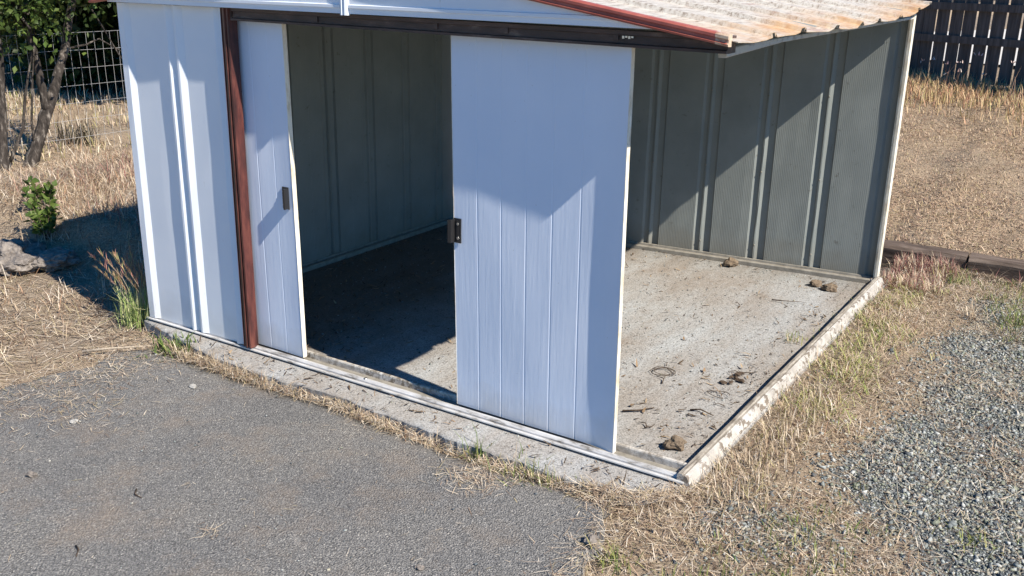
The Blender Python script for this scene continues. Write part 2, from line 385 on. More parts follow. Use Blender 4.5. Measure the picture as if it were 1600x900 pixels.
# concrete slab with a broken front edge
def path(pts, n, jit, seed):
    """dense, slightly ragged polyline through pts"""
    pts = np.array(pts, float); s = np.r_[0, np.cumsum(np.hypot(*np.diff(pts, axis=0).T))]
    u = np.linspace(0, s[-1], n); r = np.random.default_rng(seed)
    P = np.stack([np.interp(u, s, pts[:, 0]), np.interp(u, s, pts[:, 1])], 1)
    w = r.normal(0, 1, (n, 2)); w = (w + np.roll(w, 1, 0) + np.roll(w, 2, 0))/3
    P[1:-1] += w[1:-1]*jit; return P
front = path([(-.06, -.03), (.11, -.07), (.48, -.15), (.75, -.18), (1.07, -.19), (1.44, -.165), (1.93, -.20), (2.33, -.215), (2.7, -.225), (2.90, -.215), (3.00, -.185), (3.07, -.115), (3.13, -.05)], 150, .008, 2)
back = path([(-.06, 2.85), (3.145, 3.12)], 150, .004, 3)
def slab_mesh(name, A, B, ztop, depth, m, rows=12, wob=.0):
    b = MB(); n = len(A)
    for k in range(rows+1):
        t = (k/rows)**2
        for i in range(n):
            x, y = A[i]*(1-t)+B[i]*t
            z = ztop(x, y) - (.006 if k == 0 else 0)
            b.v.append(Vector((x, y, z)))
    for k in range(rows):
        for i in range(n-1):
            b.face([k*n+i, k*n+i+1, (k+1)*n+i+1, (k+1)*n+i], 0, True)
    ring = list(range(n)) + [k*n+n-1 for k in range(1, rows+1)] + [rows*n+i for i in range(n-2, -1, -1)] + [k*n for k in range(rows-1, 0, -1)]
    o = len(b.v)
    for k in ring: b.v.append(b.v[k] - Vector((0, 0, depth)))
    for j in range(len(ring)):
        j2 = (j+1) % len(ring); b.face([ring[j], ring[j2], o+j2, o+j], 0, False)
    return b.build(name, m)
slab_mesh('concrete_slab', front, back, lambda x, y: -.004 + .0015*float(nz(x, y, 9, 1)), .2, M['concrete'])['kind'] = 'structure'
aA = path([(.27, -.215), (.54, -.23), (1.08, -.225), (1.47, -.205), (1.97, -.265), (2.37, -.285), (2.75, -.25), (2.93, -.27)], 110, .016, 5)[::-1]
aB = path([(-.6, -9), (7.5, -9)], 110, .0, 6)[::-1]
LE = path([(.27, -.215), (.18, -.52), (.12, -.95), (.08, -1.3), (-.05, -2.2), (-.3, -4.5), (-.6, -9)], 140, .045, 8)
RE = path([(2.93, -.27), (2.99, -.43), (3.05, -.70), (3.16, -1.1), (3.5, -1.9), (4.6, -4), (7.5, -9)], 140, .035, 9)
def asphalt_z(x, y): return -.036 + .014*float(sstep(.8, 2.8, x)) + .002*float(nz(x, y, 4, 2))
b = MB(); na = 110
for k in range(140):
    t = k/139
    for i in range(na):
        s_ = i/(na-1)
        fx = 1-s_
        p0 = LE[k]*fx + RE[k]*s_
        w = max(0, 1-t*12); pa = aA[na-1-i]
        lin = LE[0]*fx + RE[0]*s_
        x = p0[0] + (pa[0]-lin[0])*w; y = p0[1] + (pa[1]-lin[1])*w
        edge = min(k, 139-k, i, na-1-i)
        b.v.append(Vector((x, y, asphalt_z(x, y) - (.012 if edge == 0 else 0))))
for k in range(139):
    for i in range(na-1): b.face([k*na+i, k*na+i+1, (k+1)*na+i+1, (k+1)*na+i], 0, True)
ring = list(range(na)) + [k*na+na-1 for k in range(1, 140)] + [139*na+i for i in range(na-2, -1, -1)] + [k*na for k in range(138, 0, -1)]
o = len(b.v)
for k in ring: b.v.append(b.v[k]-Vector((0, 0, .06)))
for j in range(len(ring)): b.face([ring[j], ring[(j+1) % len(ring)], o+(j+1) % len(ring), o+j])
b.build('asphalt_driveway', M['asphalt'])['kind'] = 'structure'

# ------------------------------------------------------------------ the shed
SH = tag(empty('garden_shed'), 'white sheet metal garden shed missing its right side wall, sliding doors ajar', 'shed')
WX = 3.08                                            # right end of the frame
ROOFP = 1.55; SLOPE = .159
def roofz(x): return 1.634 + SLOPE*1.6 - (SLOPE if x > ROOFP else .131)*abs(x-ROOFP)

PROF_OUT = [(-.03, 0), (-.012, .016), (.030, .016), (.062, 0), (.19, .001), (.318, 0), (.335, .016), (.347, .016), (.374, 0), (.387, 0), (.402, .016), (.414, .016), (.447, 0), (.55, .001), (.652, 0), (.670, .016), (.682, .016), (.712, 0), (.735, 0)]
def wall(o, d, n, prof, z0, z1, nzs, name='wall_panel', amp=.0012, seed=0, top=None, mats=None):
    r = random.Random(seed); o = Vector(o); d = Vector(d).normalized(); n = Vector(n).normalized(); rows = []
    for k in range(nzs+1):
        row = []
        for (s, h) in prof:
            zt = z1 if top is None else top(s)
            z = z0 + (zt-z0)*k/nzs
            p = o + d*s + n*(h + r.uniform(-amp, amp)*(0 < k < nzs)*(s not in (prof[0][0], prof[-1][0]))); row.append((p.x, p.y, z))
        rows.append(row)
    return sheet(name, rows, n, mats or [M['white'], M['inside']], SH)
# front left panel
wall((0, -.008, 0), (1, 0, 0), (0, -1, 0), PROF_OUT, .018, 1.652, 7, amp=.0009, seed=5)
# back wall: sheets with a double rib each, white outside and grey inside
RIB = [(-.184, 0), (-.12, 0), (-.066, 0), (-.051, .012), (-.024, .012), (-.018, .0005), (-.010, .0005), (.008, .013), (.050, .013), (.057, 0), (.12, 0), (.184, 0)]
BL = Vector((0, 2.755, 0)); BR = Vector((WX, 3.04, 0)); bd = (BR-BL).normalized(); bn = Vector((-bd.y, bd.x, 0))
LBACK = (BR-BL).length
ribs = [LBACK-.40-.368*k for k in range(8)]
for k, s in enumerate(ribs):
    pr = [(s+a, h) for a, h in RIB if s+a > .0]
    if k == 0: pr = pr[:-1] + [(LBACK-.215, 0)]
    if len(pr) > 2: wall(BL, bd, bn, pr, .02, 1.63, 9, seed=20+k, amp=.0013)
wall(BL, bd, bn, [(LBACK-.2148, 0), (LBACK-.12, 0), (LBACK-.072, 0), (LBACK-.056, .014), (LBACK-.012, .014), (LBACK-.004, 0)], .02, 1.63, 9, seed=40, amp=.0013)
# screw heads along the back wall seams
sm = MB(); sm.tube([(0, 0, 0), (0, -.004, 0)], [.0065, .004], 7)
s0 = None
for k, s in enumerate(ribs):
    for z in (.12, .62, 1.12, 1.52):
        if s < .1: continue
        p = BL + bd*(s-.014) - bn*.0030
        if s0 is None: s0 = sm.build('screw', M['dull_rail'], SH); o = s0
        else: o = s0.copy(); COL.objects.link(o)
        o.location = (p.x, p.y, z+.01*((k*7+int(z*10)) % 3-1))
# left wall
ld = Vector((0, 1, 0)); ln = Vector((-1, 0, 0))
for k in range(8):
    s = .30+.374*k
    pr = [(s+a*1.016, h) for a, h in RIB if s+a < 2.75]
    if k == 0: pr = [(.01, 0)] + pr
    wall((-.005, 0, 0), ld, ln, pr, .02, 1.63, 4, seed=60+k, amp=.001)
# back gable, to close the roof space
wall(BL+bn*.003, bd, bn, [(.0, 0), (.5, 0), (1.0, 0), (1.55, 0), (2.1, 0), (2.6, 0), (LBACK, 0)], 1.6, 1.7, 2, name='gable_panel', amp=0, top=lambda s: roofz(s)-.012)
# right back corner post
b = MB(); P = BR
b.box((P.x-.003, P.y-.030, .01), (P.x+.013, P.y+.030, 1.632)); b.box((P.x-.014, P.y-.024, .011), (P.x-.0035, P.y-.016, 1.630))
b.build('corner_post', M['edge'], SH)
b = MB(); b.box((-.035, -.004, .015), (-.006, .03, 1.64)); b.build('corner_post', M['white'], SH)
# brown jamb beside the left door
b = MB()
a = [(.738, -.004), (.738, -.030), (.746, -.036), (.750, -.027), (.755, -.027), (.758, -.037), (.771, -.039), (.775, -.029), (.781, -.029), (.784, -.037), (.793, -.036), (.798, -.006), (.798, .012), (.750, .012)]
b.extrude(None, [(x-.012, y, .02) for x, y in a], [(x-.004, y, 1.652) for x, y in a]); b.build('door_jamb', M['red'], SH)
b = MB(); b.box((.722, -.026, .02), (.737, -.002, 1.651)); b.build('jamb_flange', M['white'], SH)
# header over the doors: an upper lip, a recessed band, a lower lip; bracket blocks
b = MB()
a = [(-.026, 1.655), (-.026, 1.641), (-.016, 1.639), (-.016, 1.612), (-.028, 1.609), (-.028, 1.600), (-.004, 1.599), (.055, 1.600), (.055, 1.655)]
b.extrude(None, [(.80, y, z) for y, z in a], [(3.125, y, z-.012) for y, z in a])
for x, w in ((1.93, .02), (2.24, .035), (2.71, .02), (1.30, .02)): b.box((x, -.0215, 1.613), (x+w, -.0155, 1.637))
b.build('header_beam', M['header'], SH)
b = MB(); b.box((.735, -.024, 1.600), (.799, .02, 1.654)); b.build('header_end', M['header'], SH)
b = MB()
for k in range(4): b.box((2.745+k*.0115, -.0225, 1.618+.003*(k % 2)), (2.7535+k*.0115, -.0175, 1.627), 0)
b.build('bracket_plate', M['screw'], SH)
# front gable: two flat sheets with a pressed line and a folded seam
def gable(x0, x1, y, seed):
    n = 14; xs = [x0+(x1-x0)*i/n for i in range(n+1)]
    zb = 1.656
    lv = [lambda x: zb, lambda x: zb+.020, lambda x: zb+.0225, lambda x: zb+.034, lambda x: zb+.0365, lambda x: max(zb+.037, roofz(x)-.012)]
    dy = [0, 0, -.006, -.006, 0, 0]
    rows = []
    for f, d in zip(lv, dy): rows.append([(x, y+d, min(f(x), max(zb+.0001, roofz(x)-.008))) for x in xs])
    sheet('gable_panel', rows, (0, -1, 0), [M['white'], M['inside']], SH)
gable(-.03, 1.49, -.062, 1); gable(1.535, 3.12, -.062, 2)
b = MB(); b.box((-.03, -.0615, 1.6565), (3.10, -.0265, 1.6595)); b.build('gable_lip', M['white'], SH)
b = MB()
a = [(1.486, -.060), (1.494, -.072), (1.506, -.076), (1.516, -.066), (1.524, -.076), (1.534, -.072), (1.540, -.060)]
b.extrude(None, [(1.512+(x-1.512)*.9, y, 1.650) for x, y in a], [(x, y, 1.875) for x, y in a]); b.build('gable_seam', M['white'], SH)
# red rake trims
def rake(xa, xb, nm):
    b = MB(); a = [(-.062, -.020), (-.081, -.019), (-.085, -.012), (-.079, -.009), (-.079, .000), (-.085, .003), (-.085, .012), (-.079, .018), (-.050, .018), (-.050, -.020)]
    za, zb_ = roofz(xa), roofz(xb)
    b.extrude(None, [(xa, y, za+z) for y, z in a], [(xb, y, zb_+z) for y, z in a]); return b.build(nm, M['rake'], SH)
rake(1.552, 3.145, 'rake_trim'); rake(1.548, -.15, 'rake_trim')
b = MB(); a = [(-.061, -.020), (-.081, -.019), (-.085, -.012), (-.079, -.009), (-.079, .000), (-.085, .003), (-.085, .012), (-.079, .018), (-.050, .018), (-.050, -.020)]
b.extrude(None, [(3.105, y*1.004, roofz(3.105)+z*1.04) for y, z in a], [(3.150, y*1.004, roofz(3.150)+z*1.04) for y, z in a]); b.build('trim_end_cap', M['worn_rake'], SH)
# roof sheets, one beside the other, each with a rib along its rear edge
RP = [(0, 0), (.13, .001), (.27, 0), (.335, 0), (.345, .015), (.364, .017), (.374, .003), (.382, .014), (.394, .014), (.402, 0)]
for side in (1, -1):
    for k in range(8):
        y0 = -.055 + .40*k; rows = []
        r = random.Random(k+9*(side > 0))
        for j in range(8):
            t = j/7; row = []
            for (yy_, h) in RP:
                y = y0+yy_
                lift = .055*float(sstep(2.1, 3.15, y))*t**3 - .004*float(sstep(.2, 1.0, y)*(1-sstep(1.2, 2.2, y)))*t**2
                over = .012*math.sin(y*5.1+1)*(j == 7) + r.uniform(-.004, .004)*(j == 7)
                dx = t*(1.612+over); row.append((ROOFP+side*dx, y, 1.634+SLOPE*1.6-(SLOPE if side > 0 else .131)*dx+h+lift-.006*(j == 7)*(.05 < yy_ < .3) + r.uniform(-.002, .002)*(j > 0)))
            rows.append(row)
        sheet('roof_panel', rows, (side*SLOPE, 0, 1), [M['roof'], M['inside']], SH, th=.003)
b = MB(); a = [(-.09, -.012), (0, .012), (.09, -.012), (.09, -.008), (0, .017), (-.09, -.008)]
b.extrude(None, [(ROOFP+x, -.06, 1.91+z) for x, z in a], [(ROOFP+x, 3.15, 1.91+z) for x, z in a]); b.build('ridge_cap', M['roof'], SH)
# eave beams under the roof edge, and inner roof beams
b = MB()
a = [(3.066, 0), (3.092, 0), (3.096, .004), (3.096, .030), (3.090, .034), (3.066, .034)]
b.extrude(None, [(x, .056, z+1.568) for x, z in a], [(x, .62, z*.62+1.590) for x, z in a]); b.extrude(None, [(x, .6205, z*.60+1.591) for x, z in a], [(x, 3.0, z*.4+1.606) for x, z in a]); b.build('eave_beam', M['taupe_light'], SH)
b = MB(); b.box((.004, .056, 1.578), (.03, 2.74, 1.614)); b.build('eave_beam', M['chipped'], SH)
for y in (1.45,):
    b = MB(); b.box((.03, y, 1.60), (3.06, y+.03, 1.635)); b.build('roof_beam', M['dull_rail'], SH)
# base rails
b = MB()
a = [(-.016, -.003), (-.016, .007), (-.031, .007), (-.030, .012), (-.022, .015), (-.014, .012), (-.0125, .004), (-.0095, .004), (-.008, .016), (.001, .024), (.010, .024), (.013, .006), (.013, -.003)]
b.extrude(None, [(-.035, y, z) for y, z in a], [(3.10, y, z) for y, z in a]); b.build('base_rail', M['rail'], SH)
b = MB(); a = [(.0135, -.003), (.0135, .004), (.072, .004), (.072, -.003)]
b.extrude(None, [(-.03, y, z) for y, z in a], [(3.07, y, z) for y, z in a]); b.build('door_track', M['dull_rail'], SH)
b = MB(); a = [(.0725, -.003), (.074, .028), (.077, .033), (.088, .033), (.092, .028), (.093, -.003)]
b.extrude(None, [(-.03, y, z) for y, z in a], [(3.068, y, z) for y, z in a]); b.build('track_lip', M['chipped'], SH)
b = MB()
b.tube([(1.50, .004, .022), (1.50, .004, .0265)], .008, 10); b.build('rail_screw', M['screw'], SH)
b = MB()
a = [(.012, -.004), (.012, .028), (.016, .033), (.030, .034), (.036, .030), (.042, .031), (.052, .026), (.066, .006), (.068, -.004)]
ex = 16
prev = None
r = random.Random(4)
pts = []
for i in range(ex+1):
    t = i/ex; y = -.024 + (3.03+.024)*t
    pts.append([(3.058+x+.010*t + r.uniform(-.002, .002)*(0 < i < ex), y+(.0 if i else -.0), z+r.uniform(-.0015, .0015)*(z > 0)+.010*(z > .02)) for x, z in a])
for i in range(ex):
    o = len(b.v); n_ = len(a); b.v += [Vector(p) for p in pts[i]] + [Vector(p) for p in pts[i+1]]
    for k in range(n_): b.face([o+k, o+(k+1) % n_, o+n_+(k+1) % n_, o+n_+k], 1 if k < 5 else 0)
    if i == 0: b.face(list(range(o, o+n_))[::-1])
    if i == ex-1: b.face(list(range(o+n_, o+2*n_)))
b.build('base_rail', [M['flaking'], M['taupe']], SH)
b = MB()
a = [(-.050, -.003), (-.050, .020), (-.044, .026), (-.030, .026), (-.026, .014), (-.012, .014), (-.008, .034), (.0, .036), (.003, .020), (.003, -.003)]
b.extrude(None, [BL + bd*.0 + bn*y + Vector((0, 0, z)) for y, z in a], [BR - bd*.03 + bn*y + Vector((0, 0, z)) for y, z in a]); b.build('base_rail', M['dull_rail'], SH)
b = MB()
b.extrude(None, [(-.006-y, .10, z) for y, z in a], [(-.006-y, 2.72, z) for y, z in a]); b.build('base_rail', M['dull_rail'], SH)

# sliding doors: pressed planks, edge flange, handle
def door(xl_t, xl_b, xr_t, xr_b, y0, z0, z1, seams, curl, seed):
    r = random.Random(seed); D = 16
    us = set(np.round(np.linspace(0, 1, 25), 4).tolist() + np.round(np.linspace(.84, 1, 12), 4).tolist())
    w = xr_t-xl_t
    for s in seams:
        u = (s-xl_t)/w
        for d in (-.0045, -.0015, .0015, .0045): us.add(round(u+d/w, 4))
    us = sorted(u for u in us if 0 <= u <= 1); rows = []
    sv = [(x-xl_t)/w for x in seams]
    for k in range(D+1):
        t = k/D; z = z0+(z1-z0)*t
        xl = xl_b+(xl_t-xl_b)*t; xr = xr_b+(xr_t-xr_b)*t; row = []
        cw = .115 + .055*math.exp(-((t-.0)/.13)**2) - .012*math.sin(t*7)
        for u in us:
            x = xl+(xr-xl)*u; y = y0
            for s in sv:
                if abs(u-s) < .0019/w+.0001: y += .0011
            y += .0016*math.sin(u*7+seed) * math.sin(t*6+seed) + .0006*math.sin(u*17+2*seed)*math.sin(t*13)
            y += -.0032*math.sin(math.pi*t)*math.sin(math.pi*u)
            e = (x-(xr-cw))/cw
            if curl and e > -.25:
                e2 = e+.25; y -= curl*(e2**2*.62)
            row.append((x, y, z))
        rows.append(row)
    dr = sheet('sliding_door', rows, (0, -1, 0), [M['door'], M['inside']], SH, th=.003, smooth=False)
    # folded edges
    for side in (0, -1):
        b = MB(); rr = [row[side] for row in rows]
        for k in range(D):
            p, q_ = Vector(rr[k]), Vector(rr[k+1]); sx = .0022 if side else -.0022
            o = len(b.v)
            for pp in (p, q_):
                for dx, dy in ((0, -.001), (sx, -.001), (sx, .024), (0, .024)): b.v.append(pp+Vector((dx, dy, 0)))
            for i in range(4): b.face([o+i, o+(i+1) % 4, o+4+(i+1) % 4, o+4+i])
            if k == 0: b.face([o, o+1, o+2, o+3])
            if k == D-1: b.face([o+4, o+5, o+6, o+7])
        b.build('door_edge', M['edge'], dr)
    return dr
def handle(dr, x0, x1, zc, y, pull_left):
    """flat plate with two screws and an upright pull blade along one side"""
    b = MB(); h = .052
    b.box((x0, y-.004, zc-h), (x1, y, zc+h)); b.box((x0+.012, y-.008, zc-h+.008), (x1-.012, y-.004, zc+h-.008))
    xa = x0 if pull_left else x1-.006
    b.box((xa, y-.032, zc-h+.004), (xa+.006, y-.004, zc+h-.004))
    b.box((xa-(.010 if pull_left else 0), y-.034, zc-h+.004), (xa+(.006 if pull_left else .010), y-.031, zc+h-.004))
    xs = (x0+x1)/2+(.006 if pull_left else -.006)
    for z in (zc-.030, zc+.030): b.tube([(xs, y-.008, z), (xs, y-.0105, z)], .006, 10, 1)
    b.build('handle', [M['black'], M['screw']], dr)
dl = door(.41, .43, 1.062, 1.082, .030, .022, 1.604, [.46, .58, .70, .845, .955], .006, 3)
handle(dl, 1.006, 1.046, .81, .026, False)
dr = door(1.978, 2.006, 2.768, 2.780, .030, .022, 1.604, [2.098, 2.214, 2.332, 2.452, 2.578], .022, 1)
handle(dr, 1.995, 2.030, .81, .026, True)

# ------------------------------------------------------------------ small things on the floor and the driveway
def lump(name, c, r, m, seed, sq=(1, 1, .7), sub=2, rough=.25):
    bm = bmesh.new(); bmesh.ops.create_icosphere(bm, subdivisions=sub, radius=1); rr = random.Random(seed)
    off = [Vector((rr.uniform(-9, 9), rr.uniform(-9, 9), rr.uniform(-9, 9))) for _ in range(3)]
    from mathutils import noise as mn
    for v in bm.verts:
        d = 1 + rough*(mn.noise(v.co*1.3+off[0])*1.5 + mn.noise(v.co*3.4+off[1])*.7 + mn.noise(v.co*8+off[2])*.3 + (mn.noise(v.co*17+off[1])*.07 + mn.noise(v.co*34+off[0])*.04)*(sub > 3))
        v.co = Vector((v.co.x*sq[0], v.co.y*sq[1], v.co.z*sq[2]))*d*r
    me = bpy.data.meshes.new(name); bm.to_mesh(me); bm.free(); me.materials.append(m)
    o = link(name, me); o.location = c; o.rotation_euler = (0, 0, rr.uniform(0, 6)); return o
lump_list = [
 ('dirt_clod', (2.20, 2.83, .022), .040, 'clod', (1, 1, .8), 'brown dirt clod lying alone against the back wall rail', 'clod'),
 ('dirt_clod', (2.79, 2.74, .015), .032, 'clod', (1.3, 1, .6), 'pale flat dirt clod just left of the knobbly one near the back right corner', 'clod'),
 ('dirt_clod', (2.885, 2.70, .018), .036, 'clod', (1.2, 1, .7), 'knobbly brown clod nearest the back right corner post', 'clod'),
 ('dirt_clod', (2.95, .235, .020), .034, 'clod', (1.1, .9, .8), 'dark clod in the front right corner of the shed floor beside the bare rail', 'clod'),
 ('concrete_chunk', (3.28, -.15, -.030), .085, 'conc_lump', (1, .75, .35), 'flat pale concrete chunk sunk in straw off the front right corner', 'stone'),
 ('field_rock', (-1.62, .17, .02), .22, 'rock', (1.2, .85, .5), 'large grey brown rock at the left edge among dry grass', 'rock'),
 ('field_rock', (-1.33, .27, .03), .105, 'rock', (1.3, .9, .6), 'smaller grey rock behind the large one, beside the leafy weed', 'rock'),
 ('loose_stone', (.985, -1.33, -.027), .016, 'rock', (1.2, 1, .7), 'dark loose stone on the asphalt at the far left', 'stone'),
 ('loose_stone', (2.98, -.53, -.010), .022, 'rock', (1.2, 1, .8), 'dark stone at the straw edge of the asphalt, bottom middle', 'stone'),
 ('loose_stone', (.70, -.96, -.030), .013, 'conc_lump', (1.3, 1, .6), 'small pale stone on the asphalt at left', 'stone'),
 ('loose_stone', (.82, -.43, -.031), .015, 'conc_lump', (1.4, 1, .5), 'flat grey stone on the asphalt below the brown door jamb', 'stone'),
 ('loose_stone', (2.59, -.98, -.017), .012, 'rock', (1.2, 1, .6), 'tiny dark stone alone on the asphalt near the bottom edge', 'stone'),
 ('loose_stone', (3.62, .95, -.02), .024, 'conc_lump', (1.4, 1, .5), 'pale flat stone where straw meets the gravel', 'stone'),
]
for i, (nm, c, r_, mt, sq, lab, cat) in enumerate(lump_list):
    o = lump(nm, c, r_, M[mt], 30+i, sq, 5 if mt == 'rock' and r_ > .1 else 3, .34 if mt == 'clod' else .30)
    tag(o, lab, cat, {'dirt_clod': 'dirt clods on the shed floor', 'loose_stone': 'loose stones around the shed', 'field_rock': 'rocks left of the shed'}.get(nm))
# coil of wire and thin curved roots
b = MB(); r = random.Random(3); pts = []
for i in range(46):
    a = i/46*2*math.pi*2.6; rr = .046+.010*math.sin(a*.37)+.004*r.uniform(-1, 1)
    pts.append((2.585+rr*1.1*math.cos(a), .925+rr*math.sin(a), .004+.004*abs(math.sin(a*.8))))
b.tube(pts, .0015, 5); tag(b.build('wire_coil', M['dark_twig']), 'small dark coil of thin wire lying on the concrete floor', 'wire')
b = MB(); pts = [(2.90+.045*math.cos(a)*1.2, .835+.035*math.sin(a), .004+.004*math.sin(a*2)) for a in np.linspace(.3, 5.4, 24)]
b.tube(pts, .0017, 5); tag(b.build('curled_root', M['dark_twig']), 'dark curled root in a loop near the side rail', 'twig')
def twig(name, pts, rad, m, lab):
    b = MB(); b.tube(pts, [rad*(1-.6*i/(len(pts)-1)) for i in range(len(pts))], 6); return tag(b.build(name, m), lab, 'twig', 'twigs on the ground')
twig('twig', [(.02, -.46, -.035), (.10, -.37, -.030), (.19, -.26, -.034), (.27, -.17, -.038)], .008, M['twig'], 'long pale stick at the corner where asphalt meets straw, left of the shed')
twig('twig', [(1.40, -1.17, -.030), (1.43, -1.20, -.026), (1.47, -1.20, -.029)], .0035, M['dark_twig'], 'short dark bent twig in the middle of the asphalt at left')
twig('twig', [(1.55, -1.52, -.029), (1.58, -1.53, -.026), (1.61, -1.56, -.028)], .0035, M['dark_twig'], 'dark curved twig lowest on the asphalt')
twig('twig', [(2.86, .60, .004), (2.90, .62, .010), (2.97, .60, .006)], .005, M['dark_twig'], 'dark crooked twig inside beside the side rail, nearer the front corner')
for i in range(9):
    x, y, a, L = r.uniform(2.45, 2.98), r.uniform(.3, 1.15), r.uniform(0, 3.1), r.uniform(.02, .05)
    twig('twig', [(x, y, .003), (x+L*math.cos(a), y+L*math.sin(a), .008), (x+L*1.8*math.cos(a+.5), y+L*1.8*math.sin(a+.5), .004)], r.uniform(.002, .0035), M['dark_twig'], 'thin dark twig among the litter on the front half of the concrete floor')['group'] = 'thin twigs in the floor litter'
for i in range(7):
    o = lump('bark_chip', (2.93+r.gauss(0, .035), 1.03+r.gauss(0, .035), .006), r.uniform(.010, .020), M['dark_twig'], 70+i, (1.4, .8, .5), 1, .4)
    tag(o, 'dark bark chip in the little heap beside the side rail', 'bark chip', 'bark chips heaped beside the side rail')
twig('twig', [(2.62, .42, .004), (2.68, .46, .008), (2.72, .53, .004)], .005, M['dark_twig'], 'brown twig on the floor beside the right door edge')
twig('twig', [(2.66, 2.30, .004), (2.74, 2.30, .012), (2.82, 2.36, .006)], .004, M['dark_twig'], 'dark twig on the floor toward the back right corner')

# timber edging behind the gravel
def timber(c0, c1, w, h, lab, seed):
    r = random.Random(seed); c0 = Vector(c0); c1 = Vector(c1); d = (c1-c0).normalized(); s = Vector((-d.y, d.x, 0)); rows = []; b = MB()
    n = 12; prof = [(-w/2, 0), (-w/2, h*.85), (-w*.40, h), (0, h*1.02), (w*.40, h), (w/2, h*.86), (w/2, 0)]
    for i in range(n+1):
        c = c0.lerp(c1, i/n)
        for (a, z) in prof: b.v.append(c + s*(a+r.uniform(-.005, .005)) + Vector((0, 0, z+r.uniform(-.006, .006))))
    k = len(prof)
    for i in range(n):
        for j in range(k-1): b.face([i*k+j, i*k+j+1, (i+1)*k+j+1, (i+1)*k+j])
    b.face(list(range(k))); b.face([n*k+j for j in range(k)][::-1])
    return tag(b.build('landscape_timber', M['timber']), lab, 'timber', 'old timbers edging the gravel')
timber((2.2, 3.74, -.055), (3.50, 3.775, -.065), .17, .145, 'weathered brown timber lying on the ground right of the shed corner', 1)
timber((3.515, 3.765, -.06), (5.9, 3.86, -.075), .16, .145, 'second weathered timber continuing out to the right edge beyond a butt joint', 2)

# ------------------------------------------------------------------ board fence at the back right
FP = Vector((2.409, 9.658, 0)); FD = Vector((.925, -.38, 0)).normalized(); FN = Vector((FD.y, -FD.x, 0))   # FN points to our side
FN = FN if FN.y < 0 else -FN
FE = tag(empty('board_fence', (FP.x, FP.y, .72)), 'dark weathered wooden board fence with daylight showing between its boards', 'fence')
r = random.Random(11); s = -7.5
while s < 4.6:
    w = .150+r.uniform(-.008, .008); ht = 1.85+r.uniform(-.02, .02); z0 = .66+r.uniform(-.02, .02)
    p = FP + FD*s; z0 += min(0, s+5.5)*.06; b = MB(); lean = r.uniform(-.006, .006); th = .018
    v = []
    for zz, l in ((z0, 0), (z0+ht, lean)):
        for a, n_ in ((0, 0), (w, 0), (w, th), (0, th)): v.append(p + FD*(a+l) - FN*n_ + Vector((0, 0, zz)))
    b.v = v
    for q_ in ((0, 1, 2, 3), (4, 5, 6, 7), (0, 1, 5, 4), (1, 2, 6, 5), (2, 3, 7, 6), (3, 0, 4, 7)): b.face(list(q_))
    b.build('board', M['board'], FE)
    s += w + r.choice([.008, .018, .024, .030])
def along(name, z0, z1, n0, n1, s0, s1, m):
    b = MB()
    b.v = [FP + FD*s_ + FN*n_ + Vector((0, 0, z)) for z in (z0, z1) for s_, n_ in ((s0, n0), (s1, n0), (s1, n1), (s0, n1))]
    for q_ in ((0, 1, 2, 3), (4, 5, 6, 7), (0, 1, 5, 4), (1, 2, 6, 5), (2, 3, 7, 6), (3, 0, 4, 7)): b.face(list(q_))
    return b.build(name, m, FE)
for z in (1.10, 1.475, 2.25): along('rail', z, z+.085, .001, .04, -7.5, 4.6, M['board'])
for s_ in (-7.0, -4.7, -2.5, 3.9): along('post', .5, 2.5, .0405, .13, s_, s_+.09, M['board'])

b = MB()  # pale ground added behind the fence so its gaps look bright
for i in range(21):
    for j in range(13):
        p = FP + FD*(-6+1.0*i) - FN*(1.5+1.5*j); b.v.append(Vector((p.x, p.y, float(gz(p.x, p.y))+.03)))
for i in range(20):
    for j in range(12): b.face([i*13+j, (i+1)*13+j, (i+1)*13+j+1, i*13+j+1])
b.build('added_pale_ground', M['pale_ground'])['kind'] = 'structure'
# ------------------------------------------------------------------ wire fence at the left
WF = tag(empty('wire_fence', (-4.6, 2.5, 0)), 'welded wire mesh fence running back behind the trees at left', 'fence')
r = random.Random(5)
for k in range(8):
    z = .0+.169*k; b = MB()
    b.tube([(-4.6+r.uniform(-.012, .012), y, z+r.uniform(-.006, .006)+float(gz(-4.6, y))*0) for y in np.linspace(-.6, 7, 18)], .0019, 4, cap=False)
    b.build('horizontal_wire', M['wire'], WF)
for k in range(84):
    y = -.55+.09*k; b = MB()
    b.tube([(-4.603+r.uniform(-.006, .006), y+r.uniform(-.004, .004), z) for z in (-.02, .4, .8, 1.186)], .0016, 4, cap=False)
    b.build('vertical_wire', M['wire'], WF)
b = MB(); b.tube([(-4.63, 6.4, -.2), (-4.63, 6.4, 1.35)], .022, 8); b.build('post', M['dull_rail'], WF)

